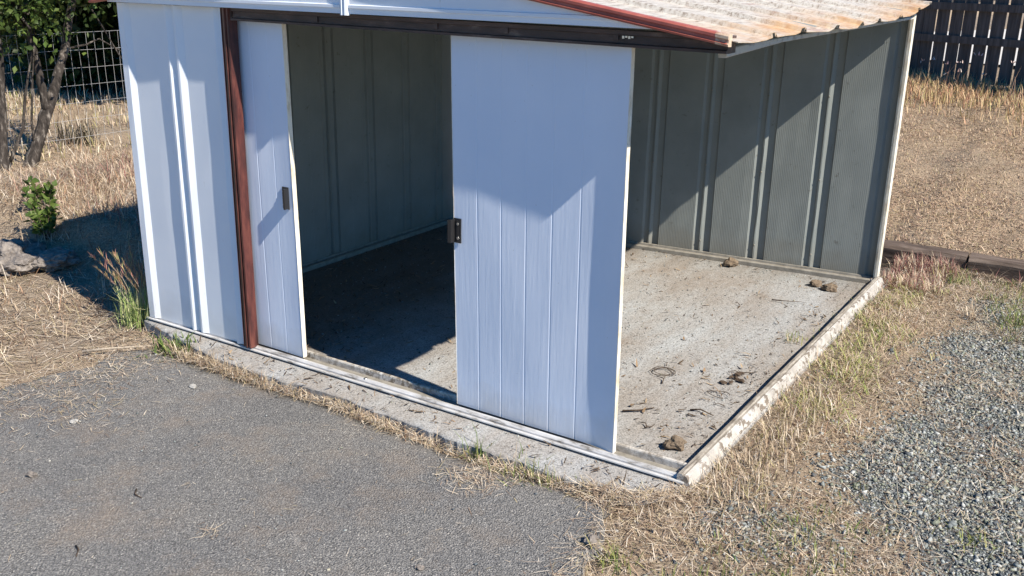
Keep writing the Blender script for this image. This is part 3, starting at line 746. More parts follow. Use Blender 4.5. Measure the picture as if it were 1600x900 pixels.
# ------------------------------------------------------------------ plants
STRAW = [(.57, .465, .335), (.45, .345, .24), (.70, .60, .465), (.33, .23, .16), (.51, .405, .285), (.18, .125, .09), (.65, .575, .475), (.38, .32, .19), (.36, .29, .23)]
GREEN = [(.14, .19, .05), (.20, .24, .07), (.26, .27, .09), (.10, .15, .04), (.34, .31, .13)]
PURPLE = [(.30, .15, .13), (.38, .22, .18), (.24, .10, .09), (.46, .32, .24)]
def pick(pal, n, rng, jit=.18):
    c = np.array(pal)[rng.integers(0, len(pal), n)]
    return c*(1+rng.uniform(-jit, jit, (n, 1)))
def blade_arrays(P, az, t1, t2, L, Wd, C):
    n = len(P); h = np.stack([np.cos(az), np.sin(az), np.zeros(n)], 1); up = np.array([0, 0, 1.])
    d1 = h*np.sin(t1)[:, None] + up*np.cos(t1)[:, None]; d2 = h*np.sin(t2)[:, None] + up*np.cos(t2)[:, None]
    sd = np.stack([-np.sin(az), np.cos(az), np.zeros(n)], 1)*Wd[:, None]*.5
    m = P + d1*(L*.55)[:, None]; t = m + d2*(L*.45)[:, None]
    V = np.stack([P-sd, P+sd, m-sd*.85, m+sd*.85, t], 1).reshape(-1, 3)
    return V, np.repeat(C, 5, 0)
def blades(name, sets, mat_, parent=None, floor=True):
    Vs, Cs = [], []
    for s in sets:
        v, c = blade_arrays(*s); Vs.append(v); Cs.append(c)
    V = np.concatenate(Vs); C = np.concatenate(Cs); n = len(V)//5
    b = np.arange(n)[:, None]*5
    loops = (b + np.array([[0, 1, 3, 2, 2, 3, 4]])).ravel(); st = (np.arange(n)[:, None]*7 + np.array([[0, 4]])).ravel()
    if parent is not None: V = V - np.array(woff(parent))
    return npmesh(name, V, loops, st, mat_, C, parent)
def sow(n, x0, x1, y0, y1, dens, rng, zf=gz):
    x = rng.uniform(x0, x1, n); y = rng.uniform(y0, y1, n); keep = rng.uniform(0, 1, n) < np.clip(dens(x, y), 0, 1)
    x, y = x[keep], y[keep]; P = np.stack([x, y, zf(x, y)], 1); return P[inview(P)]
def tuft(P, k, spread, tl, L, Wd, pal, rng, droop=.5, up=0., lay=None):
    """k blades round every point of P"""
    n = len(P)*k; Q = np.repeat(P, k, 0) + np.c_[rng.normal(0, spread, (n, 2)), np.zeros(n)-.002+up]
    az = rng.uniform(0, 2*np.pi, n); t1 = np.abs(rng.normal(0, tl, n)) if lay is None else rng.uniform(lay[0], lay[1], n); t2 = t1 + np.abs(rng.normal(0, droop, n))
    return (Q, az, t1, t2, rng.uniform(L[0], L[1], n), rng.uniform(Wd[0], Wd[1], n), pick(pal, n, rng))
def litter(P, L, Wd, pal, rng, zup=.012, tilt=.22):
    n = len(P); Q = P + np.c_[np.zeros((n, 2)), rng.uniform(.001, zup, n)]
    t1 = np.pi/2 - rng.normal(.03, tilt, n); t2 = t1 + rng.normal(.05, .25, n)
    return (Q, rng.uniform(0, 2*np.pi, n), t1, t2, rng.uniform(L[0], L[1], n), rng.uniform(Wd[0], Wd[1], n), pick(pal, n, rng, .3))
g = np.random.default_rng(21)
nogravel = lambda x, y: 1-.82*gravel_mask(x, y)
off_asp = lambda x, y: 1-(x < 2.98+.12*np.clip(-y-.3, 0, 5)*1.3)*(y < -.2)*(x > .1)
S = []
# right side: straw lying on the soil, clumps, taller grass beside the bare rail
P = sow(170000, 2.9, 5.6, -2.2, 3.72, lambda x, y: nogravel(x, y)*off_asp(x, y)*((x > 3.16) | (y < -.22))*(.10+.90*sstep(-.5, .5, nz(x, y, 5, 7))), g)
S.append(litter(P, (.012, .085), (.0012, .003), STRAW + [(.22, .13, .08), (.15, .10, .065)], g))
P = sow(13000, 3.3, 6.0, -1.5, 3.4, lambda x, y: gravel_mask(x, y)*(.2+.8*sstep(-.1, .6, nz(x, y, 4, 3))), g); P[:, 2] += .006
S.append(litter(P, (.02, .10), (.0014, .003), STRAW, g, .012, .2))
P = sow(14000, 2.9, 6.2, -2.2, 3.72, lambda x, y: nogravel(x, y)*off_asp(x, y)*((x > 3.17) | (y < -.24))*sstep(-.2, .6, nz(x, y, 4, 8)), g)
S.append(tuft(P, 5, .015, .75, (.02, .075), (.0018, .0038), STRAW, g, lay=(.7, 1.5)))
P = sow(9000, 3.15, 3.62, -.1, 3.7, lambda x, y: np.exp(-((x-3.30)/.13)**2)*(.25+.75*sstep(-.3, .5, nz(x, y, 6, 9)))*sstep(.5, 1.4, y), g)
S.append(tuft(P[::3], 6, .03, 1.15, (.03, .11), (.002, .0042), STRAW+[(.36, .22, .14), (.24, .14, .09)], g, lay=(.65, 1.5)))
GY = [(.38, .40, .13), (.30, .36, .10), (.22, .28, .07), (.46, .43, .20)]
k = nz(P[:, 0], P[:, 1], 5, 11) > -.5; S.append(tuft(P[k][::3], 7, .035, 1.1, (.03, .10), (.002, .0042), GY+STRAW[:2], g, lay=(.45, 1.45)))
P = sow(2500, 3.1, 3.5, -.1, 1.2, lambda x, y: np.exp(-((x-3.27)/.10)**2)*.5, g)
S.append(tuft(P, 3, .012, .9, (.03, .10), (.002, .004), STRAW+GREEN[4:], g))
blades('dry_straw', S, M['blade'])['kind'] = 'stuff'
# reddish cheat grass against the timber and the corner post
P = sow(1600, 3.1, 5.0, 3.36, 3.64, lambda x, y: np.exp(-((y-3.56)/.10)**2)*(.15+.6*(x < 3.45))*(.4+.6*sstep(-.3, .4, nz(x, y, 7, 2))), g)
P2 = sow(420, 3.12, 3.45, 3.0, 3.65, lambda x, y: .8+0*x, g)
blades('reddish_grass', [tuft(P, 5, .02, .7, (.05, .14), (.0025, .006), PURPLE+STRAW[:2], g), tuft(P2, 5, .02, .8, (.04, .12), (.0025, .006), PURPLE+STRAW[:3], g)], M['blade'])['kind'] = 'stuff'
# green shoots scattered in the straw
P = sow(15000, 3.05, 5.6, -1.6, 3.6, lambda x, y: .5*sstep(.15, .7, nz(x, y, 3.5, 1)), g)
blades('green_shoots', [tuft(P, 5, .014, .55, (.02, .07), (.0022, .0045), GREEN, g)], M['blade'])['kind'] = 'stuff'
# back yard of mown dry grass
P = sow(170000, 1.0, 8.0, 3.86, 11.2, lambda x, y: (.4+.6*sstep(-.6, .3, nz(x, y, 3, 3)))*np.clip(1.15-.06*(y-4), .4, 1), g)
back_fence = lambda P: ((P[:, :2]-np.array(FP[:2])) @ np.array(FN[:2])) > .02
P = P[back_fence(P)]
FIELD = [(.58, .435, .29), (.46, .325, .215), (.68, .55, .40), (.33, .215, .15), (.52, .39, .27), (.18, .12, .085), (.42, .35, .19)]
S = [tuft(P[::3], 2, .02, 1.25, (.015, .045), (.003, .006), FIELD, g), litter(P[1::3], (.03, .09), (.003, .006), FIELD, g), litter(P[2::3], (.02, .07), (.003, .006), [(.10, .065, .045), (.26, .17, .12), (.48, .33, .25), (.58, .43, .32)], g)]
d = lambda x, y: (np.stack([x, y], -1)-np.array(FP[:2])) @ np.array(FN[:2])
P = sow(24000, .6, 6.5, 6.5, 11.5, lambda x, y: np.exp(-((d(x, y)-.45)/.75)**2)*(d(x, y) > .03)*(.35+.65*sstep(-.4, .4, nz(x, y, 3, 4))), g)
S.append(tuft(P, 3, .03, .4, (.06, .18), (.005, .010), [(.62, .46, .28), (.54, .38, .22), (.44, .38, .18), (.50, .30, .20)], g))
blades('dry_field_grass', S, M['blade'])['kind'] = 'stuff'
P = sow(1500, .6, 6.5, 6.5, 11.5, lambda x, y: np.exp(-((d(x, y)-.45)/.16)**2)*(d(x, y) > .05)*.6, g)
blades('seed_head_weeds', [tuft(P, 2, .02, .25, (.25, .52), (.005, .009), [(.20, .13, .10), (.30, .2, .15)], g),
       tuft(P + np.c_[g.normal(0, .04, (len(P), 2)), g.uniform(.2, .45, len(P))], 4, .02, 1.0, (.02, .05), (.010, .02), [(.72, .58, .55), (.55, .38, .36), (.74, .64, .58)], g)], M['blade'])['kind'] = 'stuff'
# left of the shed: dry grass, taller at the back
P = sow(30000, -4.5, .12, -2.4, 3.6, lambda x, y: .5+.5*sstep(-.5, .3, nz(x, y, 3, 5))-.5*sstep(-.35, .1, x)*(y < -.3), g)
P = P[(P[:, 0] < -.02) | (P[:, 1] < -.1)]
S = [litter(P, (.04, .18), (.0025, .0055), STRAW+[(.2, .12, .08)], g, .02, .2)]
P = sow(9000, -1.6, .14, -2.2, .1, lambda x, y: .8*(x < .1)+0*y, g)
S.append(litter(P, (.02, .12), (.0018, .004), STRAW+[(.2, .13, .09)], g, .012, .12))
P = sow(5000, -3.9, -.03, -1.2, 3.2, lambda x, y: sstep(-.1, -.5, x+.25*nz(x, y, 3, 2)-.2*sstep(0, 1, y))*(.3+.7*sstep(-.4, .4, nz(x, y, 4, 6))), g)
S.append(tuft(P, 6, .05, 1.15, (.05, .17), (.0022, .0048), STRAW+[(.36, .22, .13), (.44, .27, .17), (.12, .08, .055), (.16, .10, .07)], g, lay=(.35, 1.45)))
P = sow(1500, -3.6, -.9, .7, 2.8, lambda x, y: (.12+.75*sstep(.0, .5, nz(x, y, 3, 9)))*sstep(-3.4, -2.4, x), g)
S.append(tuft(P, 5, .035, .8, (.08, .20), (.0025, .005), STRAW[:2]+PURPLE+[(.55, .44, .36), (.13, .09, .07)], g))
P = sow(500, -.40, -.03, .15, 1.2, lambda x, y: .6+0*x, g)
S.append(tuft(P, 5, .02, .8, (.06, .16), (.003, .005), STRAW, g))
blades('dry_grass', S, M['blade'])['kind'] = 'stuff'
# straw strip in the joint between slab and asphalt
jp = path([(.25, -.19), (.54, -.215), (1.08, -.222), (1.47, -.20), (1.97, -.25), (2.37, -.265), (2.75, -.25), (2.95, -.27)], 700, .012, 12)
P = np.concatenate([np.c_[jp+g.normal(0, .018, jp.shape), np.full(len(jp), -.034)] for _ in range(5)])
keep = g.uniform(0, 1, len(P)) < (.28+.72*sstep(-.4, .5, nz(P[:, 0], P[:, 1], 5, 3))); P = P[keep]
S = [litter(P, (.02, .085), (.0016, .0034), STRAW, g, .018, .35), tuft(P[::4], 3, .008, .7, (.015, .05), (.0016, .003), STRAW+[(.26, .15, .08)], g)]
wisps = P[(P[:, 0] < 1.2)][::7]
S.append(tuft(wisps, 2, .01, .5, (.04, .10), (.0012, .0022), [(.30, .22, .14), (.5, .4, .26)], g))
q_ = np.concatenate([path([(2.80, -.235), (2.92, -.215), (3.02, -.17), (3.09, -.10), (3.15, -.03)], 120, .02, 40+i) for i in range(9)])
S.append(litter(np.c_[q_ + g.normal(0, .022, q_.shape), np.full(len(q_), -.010)], (.02, .09), (.0014, .003), STRAW, g, .012, .25))
q_ = path([(3.17, -.03), (3.20, .6), (3.19, 1.4), (3.19, 2.2), (3.18, 2.95)], 900, .012, 60)
S.append(litter(np.c_[q_ + g.normal(0, .014, q_.shape), np.full(len(q_), -.012)], (.02, .09), (.0014, .003), STRAW+[(.16, .11, .08)], g, .012, .25))
for i in range(5):
    q_ = path([(2.93, -.27), (2.99, -.43), (3.05, -.70), (3.16, -1.1), (3.4, -1.7)], 160, .03, 80+i) + g.normal(0, .05, (160, 2)) - np.array([.03, 0])
    S.append(litter(np.c_[q_, np.full(160, -.016)], (.015, .09), (.0014, .003), STRAW, g, .012, .15))
# drifts of straw on the asphalt
for cx, cy, sx, sy, n in ((.62, -.86, .14, .10, 220), (2.40, -.40, .08, .06, 260), (.15, -1.2, .22, .5, 1500), (.28, -.5, .14, .25, 900), (1.87, -1.22, .03, .02, 26)):
    x = g.normal(cx, sx, n); y = g.normal(cy, sy, n); k = x > .08
    S.append(litter(np.c_[x, y, -.036+.014*sstep(.8, 2.8, x)][k], (.015, .08), (.0014, .003), STRAW, g, .012, .1))
n = 420; x = g.uniform(.1, 3.2, n); y = g.uniform(-2.6, -.3, n); P = np.c_[x, y, -.036+.014*sstep(.8, 2.8, x)+.004]
S.append(litter(P[P[:, 0] < 3.0-.1*P[:, 1]], (.01, .05), (.0012, .0024), STRAW+[(.2, .13, .08)], g, .003, .04))
blades('joint_straw', S, M['blade'])['kind'] = 'stuff'
# crumbs, leaf bits and roots on the shed floor
n = 6500; x = g.uniform(.05, 3.03, n); y = g.uniform(-.20, 2.9, n)
k = g.uniform(0, 1, n) < np.clip(.16 + .9*(x < 1.5)*sstep(-.2, .5, nz(x, y, 3, 1)) + .7*np.exp(-((x-2.95)/.12)**2)*(.4+.6*sstep(-.2, .4, nz(x, y, 4, 2))) + .8*np.exp(-((x-2.93)/.14)**2-((y-1.0)/.14)**2) + .5*np.exp(-((y-2.85)/.06)**2) + .35*(y < -.05), 0, 1)*((y > .11) | ((y < -.035) & (y > -.17)))
P = np.c_[x, y, np.full(n, -.002)][k]
blades('floor_litter', [litter(P[::4], (.02, .06), (.003, .012), [(.10, .07, .045), (.26, .18, .11), (.36, .27, .17)], g, .010, .3), litter(P, (.006, .035), (.002, .007), [(.06, .04, .028), (.12, .08, .05), (.26, .18, .115), (.05, .035, .03)], g, .008, .25)], M['blade'])['kind'] = 'stuff'
# beyond the wire fence
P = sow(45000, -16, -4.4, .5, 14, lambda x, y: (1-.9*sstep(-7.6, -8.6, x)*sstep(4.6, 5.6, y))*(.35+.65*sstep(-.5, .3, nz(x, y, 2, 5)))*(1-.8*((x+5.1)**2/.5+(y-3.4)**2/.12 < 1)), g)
S = [litter(P[::2], (.06, .2), (.006, .012), FIELD, g, .03, .3), tuft(P[1::2], 3, .03, .6, (.05, .18), (.005, .010), STRAW+GREEN[2:3]+GREEN[4:], g)]
blades('field_grass', S, M['blade'])['kind'] = 'stuff'

# crushed gravel
def stones(name, P, size, C, rng, flat=.7):
    n = len(P)
    cube = np.array([(x, y, z) for z in (-1, 1) for y in (-1, 1) for x in (-1, 1)], float)*.6
    V = cube[None]*(1+rng.uniform(-.5, .5, (n, 8, 1))) + rng.uniform(-.24, .24, (n, 8, 3))
    V = V*np.stack([rng.uniform(.7, 1.35, n), rng.uniform(.7, 1.1, n), rng.uniform(.45, .8, n)*flat/.7], 1)[:, None, :]*size[:, None, None]
    a, b_, c_ = rng.uniform(0, 6.28, n), rng.normal(0, .45, n), rng.normal(0, .45, n)
    def rot(V, i, j, t):
        ct, st_ = np.cos(t)[:, None], np.sin(t)[:, None]; vi, vj = V[..., i].copy(), V[..., j].copy()
        V[..., i] = vi*ct-vj*st_; V[..., j] = vi*st_+vj*ct
    rot(V, 0, 2, b_); rot(V, 1, 2, c_); rot(V, 0, 1, a); V = V + P[:, None, :]
    fq = np.array([(0, 2, 3, 1), (4, 5, 7, 6), (0, 1, 5, 4), (2, 6, 7, 3), (0, 4, 6, 2), (1, 3, 7, 5)])
    loops = (np.arange(n)[:, None, None]*8 + fq[None]).ravel()
    o = npmesh(name, V.reshape(-1, 3), loops, np.arange(n*6)*4, M['stone'], np.repeat(C, 8, 0)); o['kind'] = 'stuff'; return o
GRAV = [(.15, .168, .168), (.22, .24, .232), (.095, .107, .115), (.29, .31, .30), (.22, .235, .18), (.38, .39, .375), (.10, .11, .115), (.32, .30, .24)]
P = sow(300000, 3.2, 5.7, -1.5, 3.6, lambda x, y: gravel_mask(x, y), g)
sz = np.clip(g.lognormal(-5.5, .45, len(P)), .0022, .0135); P[:, 2] += sz*.25
stones('gravel', P, sz, pick(GRAV, len(P), g, .22), g)
P = sow(9000, 2.9, 6, -2, 3.7, lambda x, y: (1-gravel_mask(x, y))*off_asp(x, y)*((x > 3.17) | (y < -.25))*.35, g)
sz = np.clip(g.lognormal(-5.0, .4, len(P)), .003, .02); P[:, 2] += sz*.2
stones('scattered_gravel', P, sz, pick(GRAV+[(.3, .24, .18)]*4, len(P), g, .22), g)
n = 1500; x = g.uniform(.1, 3.3, n); y = g.uniform(-2.6, -.24, n); k = (x < 3.0-.1*y) & (g.uniform(0, 1, n) < .12+.88*np.exp(-np.minimum(np.abs(x-.1)/.3, np.abs(y+.26)/.10)))
P = np.c_[x, y, -.036+.014*sstep(.8, 2.8, x)+.003][k]; sz = np.clip(g.lognormal(-5.5, .35, len(P)), .0025, .010)
stones('asphalt_grit', P, sz, pick(GRAV+[(.42, .40, .36)], len(P), g, .2), g)
n = 5200; x = g.uniform(.05, 3.03, n); y = g.uniform(-.2, 2.92, n); P = np.c_[x, y, np.full(n, -.003)]; P = P[(P[:, 1] > .10) | ((P[:, 1] < -.03) & (P[:, 1] > -.15))]
sz = np.clip(g.lognormal(-5.9, .4, len(P)), .0015, .007); stones('floor_grit', P, sz, pick(GRAV+[(.12, .09, .06), (.3, .25, .19)], len(P), g, .2), g)

# individual weeds
def weed(x, y, k, L, pal, lab, cat='weed', name='green_weed', tl=.55, spread=.025, wd=(.0025, .005), z=None, group='green weeds'):
    rr = np.random.default_rng(int(abs(x*977+y*1313))); zz = float(gz(x, y)) if z is None else z
    root = tag(empty(name, (x, y, zz)), lab, cat, group)
    blades('leaves', [tuft(np.array([[x, y, zz]]), k, spread, tl, L, wd, pal, rr)], M['blade'], root); return root
weed(.37, -.185, 90, (.05, .13), [(.10, .15, .035), (.15, .20, .05), (.07, .11, .03)], 'low dark green rosette weed in the joint at the left end of the slab', tl=.95, spread=.045, wd=(.006, .013), z=-.05)
weed(2.29, -.235, 46, (.05, .16), GREEN, 'green grass tuft with one long stalk in the joint left of the right door edge', z=-.045)
weed(2.52, -.255, 80, (.05, .14), GREEN+STRAW[:1], 'wider sprawling green tuft in the joint under the right door', tl=.8, spread=.05, z=-.042)
weed(2.66, -.262, 40, (.04, .10), GREEN, 'small green tuft at the right end of the joint weeds', tl=.75, spread=.03, z=-.04)
weed(3.10, -.58, 60, (.03, .09), GREEN, 'bright green tuft in straw beside the asphalt, bottom middle', spread=.04)
weed(3.49, 3.36, 110, (.05, .13), GREEN, 'bushy green tuft just in front of the timber joint', spread=.06, tl=.8)
weed(3.94, 2.74, 90, (.05, .12), GREEN, 'green tuft in the gravel at the right edge of the photo', spread=.06, tl=.8)
weed(3.72, 2.72, 60, (.06, .15), STRAW[:3], 'pale dry tuft in the gravel left of the green tuft at the right edge', name='dry_tuft', spread=.03, tl=.7)
weed(4.07, .24, 80, (.03, .08), GREEN, 'low green tuft in gravel at the lower right', spread=.06, tl=.9)
weed(2.97, 1.72, 46, (.03, .08), GREEN[1:3]+STRAW[:1], 'yellow green tuft growing on the shed floor beside the bare side rail', spread=.03, z=-.004)
# foxtail barley clump at the front left corner
fx, fy = -.14, .03; fz = float(gz(fx, fy)); FX = tag(empty('foxtail_clump', (fx, fy, fz)), 'tall foxtail grass with purple bristly heads at the front left corner of the shed', 'grass clump')
rr = np.random.default_rng(8)
blades('leaves', [tuft(np.array([[fx, fy, fz]]), 380, .055, .34, (.10, .30), (.003, .0055), [(.30, .38, .13), (.40, .45, .20), (.22, .31, .09), (.48, .48, .26)], rr)], M['blade'], FX)
for i in range(20):
    a = rr.uniform(0, 6.28); lean = abs(rr.normal(.22, .18)); L = rr.uniform(.28, .46); b = MB()
    dr_ = Vector((math.cos(a)*math.sin(lean)-.12, math.sin(a)*math.sin(lean), math.cos(lean))).normalized(); p0 = Vector((fx+rr.normal(0, .03), fy+rr.normal(0, .02), fz))
    p1 = p0 + dr_*L*.62; bend = (dr_+Vector((math.cos(a)*.25, math.sin(a)*.25, -.05))).normalized(); p2 = p1 + bend*L*.38
    b.tube([p0, p0.lerp(p1, .5), p1, p2], [.0016, .0015, .0012, .0006], 4); st = b.build('stalk', M['twig'], FX)
    n = 46; t = rr.uniform(0, 1, n); Q = np.array(p1)[None]*(1-t[:, None]) + np.array(p2)[None]*t[:, None]
    baz = math.atan2(bend.y, bend.x); bt = math.acos(max(-1, min(1, bend.z)))
    blades('bristles', [(Q, baz+rr.normal(0, .7, n), bt+rr.normal(0, .22, n), bt+rr.normal(.05, .3, n), rr.uniform(.03, .06, n), rr.uniform(.002, .0036, n), pick([(.40, .19, .15), (.30, .16, .12), (.42, .30, .15), (.34, .32, .14)], n, rr))], M['blade'], st)
# leafy weed beside the rocks
def leaf_arrays(P, D, U, L, Wd):
    """pointed leaves: base, two sides, tip (folded along the middle)"""
    S_ = np.cross(D, U); S_ /= np.linalg.norm(S_, axis=1, keepdims=True)+1e-9; U2 = np.cross(S_, D)
    m = P + D*(L*.45)[:, None]; w = S_*(Wd*.5)[:, None]; k = U2*(Wd*.12)[:, None]
    return np.stack([P, m-w+k, P+D*L[:, None]-k, m+w+k], 1).reshape(-1, 3)
def leaves(name, P, D, U, L, Wd, C, parent):
    V = leaf_arrays(P, D, U, L, Wd) - np.array(woff(parent)); n = len(P)
    return npmesh(name, V, (np.arange(n)[:, None]*4+np.array([[0, 1, 2, 0, 2, 3]])).ravel(), np.arange(n*2)*3, M['leaf'], np.repeat(C, 4, 0), parent)
def rdir(n, rng, zmin=-1.):
    z = rng.uniform(zmin, 1, n); a = rng.uniform(0, 6.28, n); s_ = np.sqrt(1-z*z); return np.stack([s_*np.cos(a), s_*np.sin(a), z], 1)
LEAFG = [(.045, .075, .018), (.06, .10, .022), (.08, .125, .03), (.12, .17, .04), (.035, .06, .016)]
def bushy_weed(x, y, h, n, lab):
    rr = np.random.default_rng(int(abs(x*500))); z = float(gz(x, y)); root = tag(empty('leafy_weed', (x, y, z)), lab, 'weed', 'leafy green weeds')
    Pn = []
    for i in range(9):
        a = rr.uniform(0, 6.28); t = abs(rr.normal(.3, .2)); e = Vector((x+math.cos(a)*math.sin(t)*h, y+math.sin(a)*math.sin(t)*h, z+h*rr.uniform(.5, 1)*math.cos(t)))
        MB().tube([(x, y, z-.01), Vector((x, y, z)).lerp(e, .5)+Vector((0, 0, .02)), e], [.004, .003, .0015], 5).build('stem', M['dark_twig'], root)
        for k in range(n//9): Pn.append(tuple(Vector((x, y, z)).lerp(e, rr.uniform(.3, 1))))
    Pn = np.array(Pn); n = len(Pn); C = pick(LEAFG[1:4], n, rr)
    leaves('leaves', Pn, rdir(n, rr, -.2), rdir(n, rr), rr.uniform(.03, .075, n), rr.uniform(.025, .045, n), C*1.05, root)
    blades('dead_stems', [tuft(np.repeat(np.array([[x, y, z]]), 3, 0), 14, .07, .8, (.06, .2), (.002, .004), STRAW+[(.15, .10, .07)], rr)], M['blade'], root)
bushy_weed(-1.60, .40, .34, 240, 'bright green leafy weed beside the rocks left of the shed')
bushy_weed(-1.95, .62, .26, 120, 'smaller leafy weed in dry grass behind the rocks')
bushy_weed(-2.30, .12, .10, 30, 'low green leaves at the very left edge, beside the large rock')

# ------------------------------------------------------------------ trees at the left
def tree(name, lab, base, trunks, crown, nleaf, seed, leafsize=(.05, .10), group='trees behind the wire fence', pal=LEAFG, twigs=14):
    rr = np.random.default_rng(seed); root = tag(empty(name, base), lab, 'tree', group)
    for i, (pts, rad) in enumerate(trunks):
        # a little wobble on a denser path
        P = [Vector(p) for p in pts]; D = []; RD = []
        for k in range(len(P)-1):
            for j in range(3):
                t = j/3; D.append(P[k].lerp(P[k+1], t) + Vector(rr.normal(0, .05*rad[k], 3))*(1 if j or k else 0)); RD.append(rad[k]*(1-t)+rad[k+1]*t)
        D.append(P[-1]); RD.append(rad[-1]); RD = [q_*(1+rr.uniform(-.1, .1)) for q_ in RD]
        MB().tube(D, [q_*.78 for q_ in RD], 9).build('trunk' if i == 0 else 'limb', M['bark'], root)
    Ps = []; cl = []
    for (c, r3, w) in crown:
        nb = max(6, int(70*w)); cc = np.array(c) + rdir(nb, rr)*np.array(r3)*(rr.uniform(0, 1, (nb, 1))**.4); cl += list(cc)
        for j in range(min(twigs, nb)):
            MB().tube([c, (Vector(c)+Vector(cc[j]))/2+Vector(rr.normal(0, .06, 3)), cc[j]], [.016, .010, .004], 5).build('twig', M['bark'], root)
    cl = np.array(cl); n = nleaf; k = rr.integers(0, len(cl), n)
    P = cl[k] + rr.normal(0, .13, (n, 3)); C = pick(pal, n, rr, .25)*rr.uniform(.65, 1.3, (len(cl), 1))[k]
    D = rdir(n, rr); D[:, 2] -= .4; D /= np.linalg.norm(D, axis=1, keepdims=True)
    leaves('crown', P, D, rdir(n, rr), rr.uniform(*leafsize, n), rr.uniform(leafsize[0]*.5, leafsize[1]*.6, n), C, root); return root
tree('tree', 'forked grey barked tree with sunlit patches on its trunk, in front of the wire mesh', (-4.25, 1.89, -.02),
     [([(-4.25, 1.86, -.1), (-4.25, 1.90, .02), (-4.25, 2.03, .28), (-4.25, 2.17, .56), (-4.25, 2.29, .82), (-4.24, 2.39, 1.05), (-4.25, 2.46, 1.27), (-4.22, 2.54, 1.55), (-4.1, 2.7, 2.2), (-4.2, 2.8, 3.0)], [.10, .082, .072, .070, .058, .050, .046, .042, .035, .02]),
      ([(-4.25, 2.14, .50), (-4.24, 2.12, .72), (-4.25, 2.11, .92), (-4.25, 2.08, 1.18), (-4.26, 1.98, 1.51), (-4.4, 1.8, 2.2), (-4.5, 1.6, 2.9)], [.055, .046, .042, .038, .034, .028, .015]),
      ([(-4.25, 2.46, 1.07), (-4.2, 2.60, 1.10), (-4.15, 2.70, 1.15), (-4.1, 2.85, 1.05), (-4.1, 3.0, .97)], [.014, .012, .010, .007, .003]),
      ([(-4.15, 2.66, 1.42), (-4.1, 2.74, 1.22), (-4.1, 2.86, 1.00), (-4.08, 2.94, .88)], [.010, .009, .007, .003]),
      ([(-4.25, 1.98, .20), (-4.2, 1.95, .45), (-4.2, 2.0, .75), (-4.22, 2.06, 1.0), (-4.2, 2.15, 1.6)], [.016, .014, .012, .010, .006])],
     [((-4.2, 1.6, 2.6), (.8, .7, .7), 1.), ((-4.35, 2.4, 2.3), (.7, .6, .6), .8), ((-4.1, 2.2, 1.66), (.5, .55, .22), .30), ((-4.15, 1.9, 1.45), (.25, .45, .2), .22), ((-4.3, 1.5, 1.7), (.4, .4, .4), .35)], 9000, 1, (.04, .085), 'trees at the wire fence')
tree('tree', 'dark leaning tree trunk cut by the left edge of the photo', (-4.25, 1.66, -.05),
     [([(-4.2, 1.60, -.15), (-4.22, 1.64, .12), (-4.25, 1.72, .69), (-4.25, 1.77, 1.19), (-4.3, 1.74, 1.7), (-4.3, 1.5, 2.6)], [.085, .07, .055, .05, .045, .02]),
      ([(-4.22, 1.70, .1), (-4.2, 1.86, .4), (-4.22, 1.93, .67), (-4.22, 2.03, .98), (-4.2, 2.1, 1.5)], [.022, .018, .015, .012, .007])],
     [((-4.4, 1.2, 2.5), (.8, .7, .7), 1.), ((-4.3, 1.75, 1.55), (.3, .4, .3), .3)], 5000, 2, (.04, .085), 'trees at the wire fence')
big = [((-8.3, 6.6), 4.2, 3, 'thick shade tree beyond the wire fence, nearest the shed'), ((-10.6, 6.2), 4.6, 4, 'shade tree left of the others beyond the wire fence'), ((-7.4, 9.2), 4.4, 5, 'shade tree hidden partly by the shed, beyond the wire fence'), ((-11.0, 9.6), 4.8, 6, 'farthest shade tree beyond the wire fence'), ((-5.6, 8.2), 4.6, 7, 'unseen tree behind the shed, added for its shade'), ((-6.6, 5.9), 4.4, 8, 'unseen tree closest to the wire fence, added to deepen the shade')]  # the last two stand hidden, added to cast shade on the shrubs
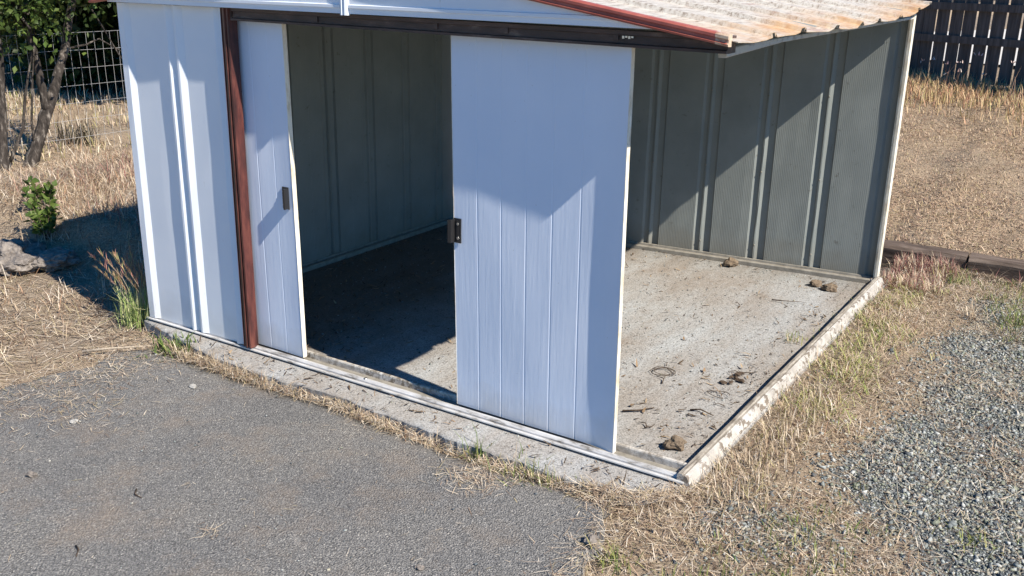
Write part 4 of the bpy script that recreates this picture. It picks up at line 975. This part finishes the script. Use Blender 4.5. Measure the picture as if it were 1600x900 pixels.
for (x, y), h, sd, lab in big:
    tree('shade_tree', lab, (x, y, 0), [([(x, y, -.1), (x+.05, y, .8), (x-.05, y+.1, 1.8), (x+.1, y, h*.7)], [.16, .12, .10, .05]), ([(x, y, 1.5), (x+.6, y-.4, 2.3), (x+1.1, y-.8, 3.0)], [.07, .05, .02]), ([(x, y, 1.6), (x-.7, y+.3, 2.4), (x-1.2, y+.4, 3.1)], [.06, .045, .02])],
         [((x, y, h*.62), (1.9, 1.9, 1.25), 2.2), ((x+.5, y-.3, h*.8), (1.4, 1.4, 1.0), 1.2)], 15000, sd, (.12, .24))
rr = random.Random(2)
hb = [(-9.6, 5.9, .75, 1.5), (-10.6, 8.0, 1.2, 2.0), (-9.0, 8.2, 1.0, 1.7), (-12.4, 7.4, 1.3, 2.2), (-11.5, 10.5, 1.4, 2.4), (-8.6, 11.0, 1.3, 2.2), (-13.8, 10.8, 1.6, 2.6), (-10.2, 13.0, 1.6, 2.8), (-15.5, 9.2, 1.6, 2.6), (-16.5, 13.5, 2.0, 3.2), (-13.2, 14.8, 2.0, 3.2)]
for i, (x, y, r_, h) in enumerate(hb):
    rn = np.random.default_rng(50+i); root = tag(empty('shrub', (x, y, 0)), 'dark leafy shrub in the shade beyond the wire fence', 'shrub', 'dark shrubs in the shade')
    for k in range(5):
        a = rn.uniform(0, 6.28); MB().tube([(x, y, -.05), (x+math.cos(a)*r_*.3, y+math.sin(a)*r_*.3, h*.45), (x+math.cos(a)*r_*.7, y+math.sin(a)*r_*.7, h*.85)], [.03, .02, .008], 5).build('stem', M['bark'], root)
    cl = np.array([x, y, h*.5]) + rdir(60, rn)*np.array([r_, r_, h*.5])*(rn.uniform(0, 1, (60, 1))**.35); n = 2600; k = rn.integers(0, 60, n)
    P = cl[k]+rn.normal(0, .16, (n, 3)); P[:, 2] = np.maximum(P[:, 2], .03)
    D = rdir(n, rn); leaves('foliage', P, D, rdir(n, rn), rn.uniform(.10, .2, n), rn.uniform(.06, .12, n), pick(LEAFG, n, rn, .25)*.55, root)
# dark tuft and pale sandy patch just behind the mesh
x, y = -5.05, 2.95; root = tag(empty('dark_tuft', (x, y, 0)), 'dark spiky tuft on bare soil just behind the wire mesh', 'grass clump')
blades('leaves', [tuft(np.array([[x, y, float(gz(x, y))]]), 160, .09, 1.0, (.15, .42), (.006, .012), [(.05, .045, .035), (.09, .08, .05), (.30, .25, .18)], np.random.default_rng(3))], M['blade'], root)
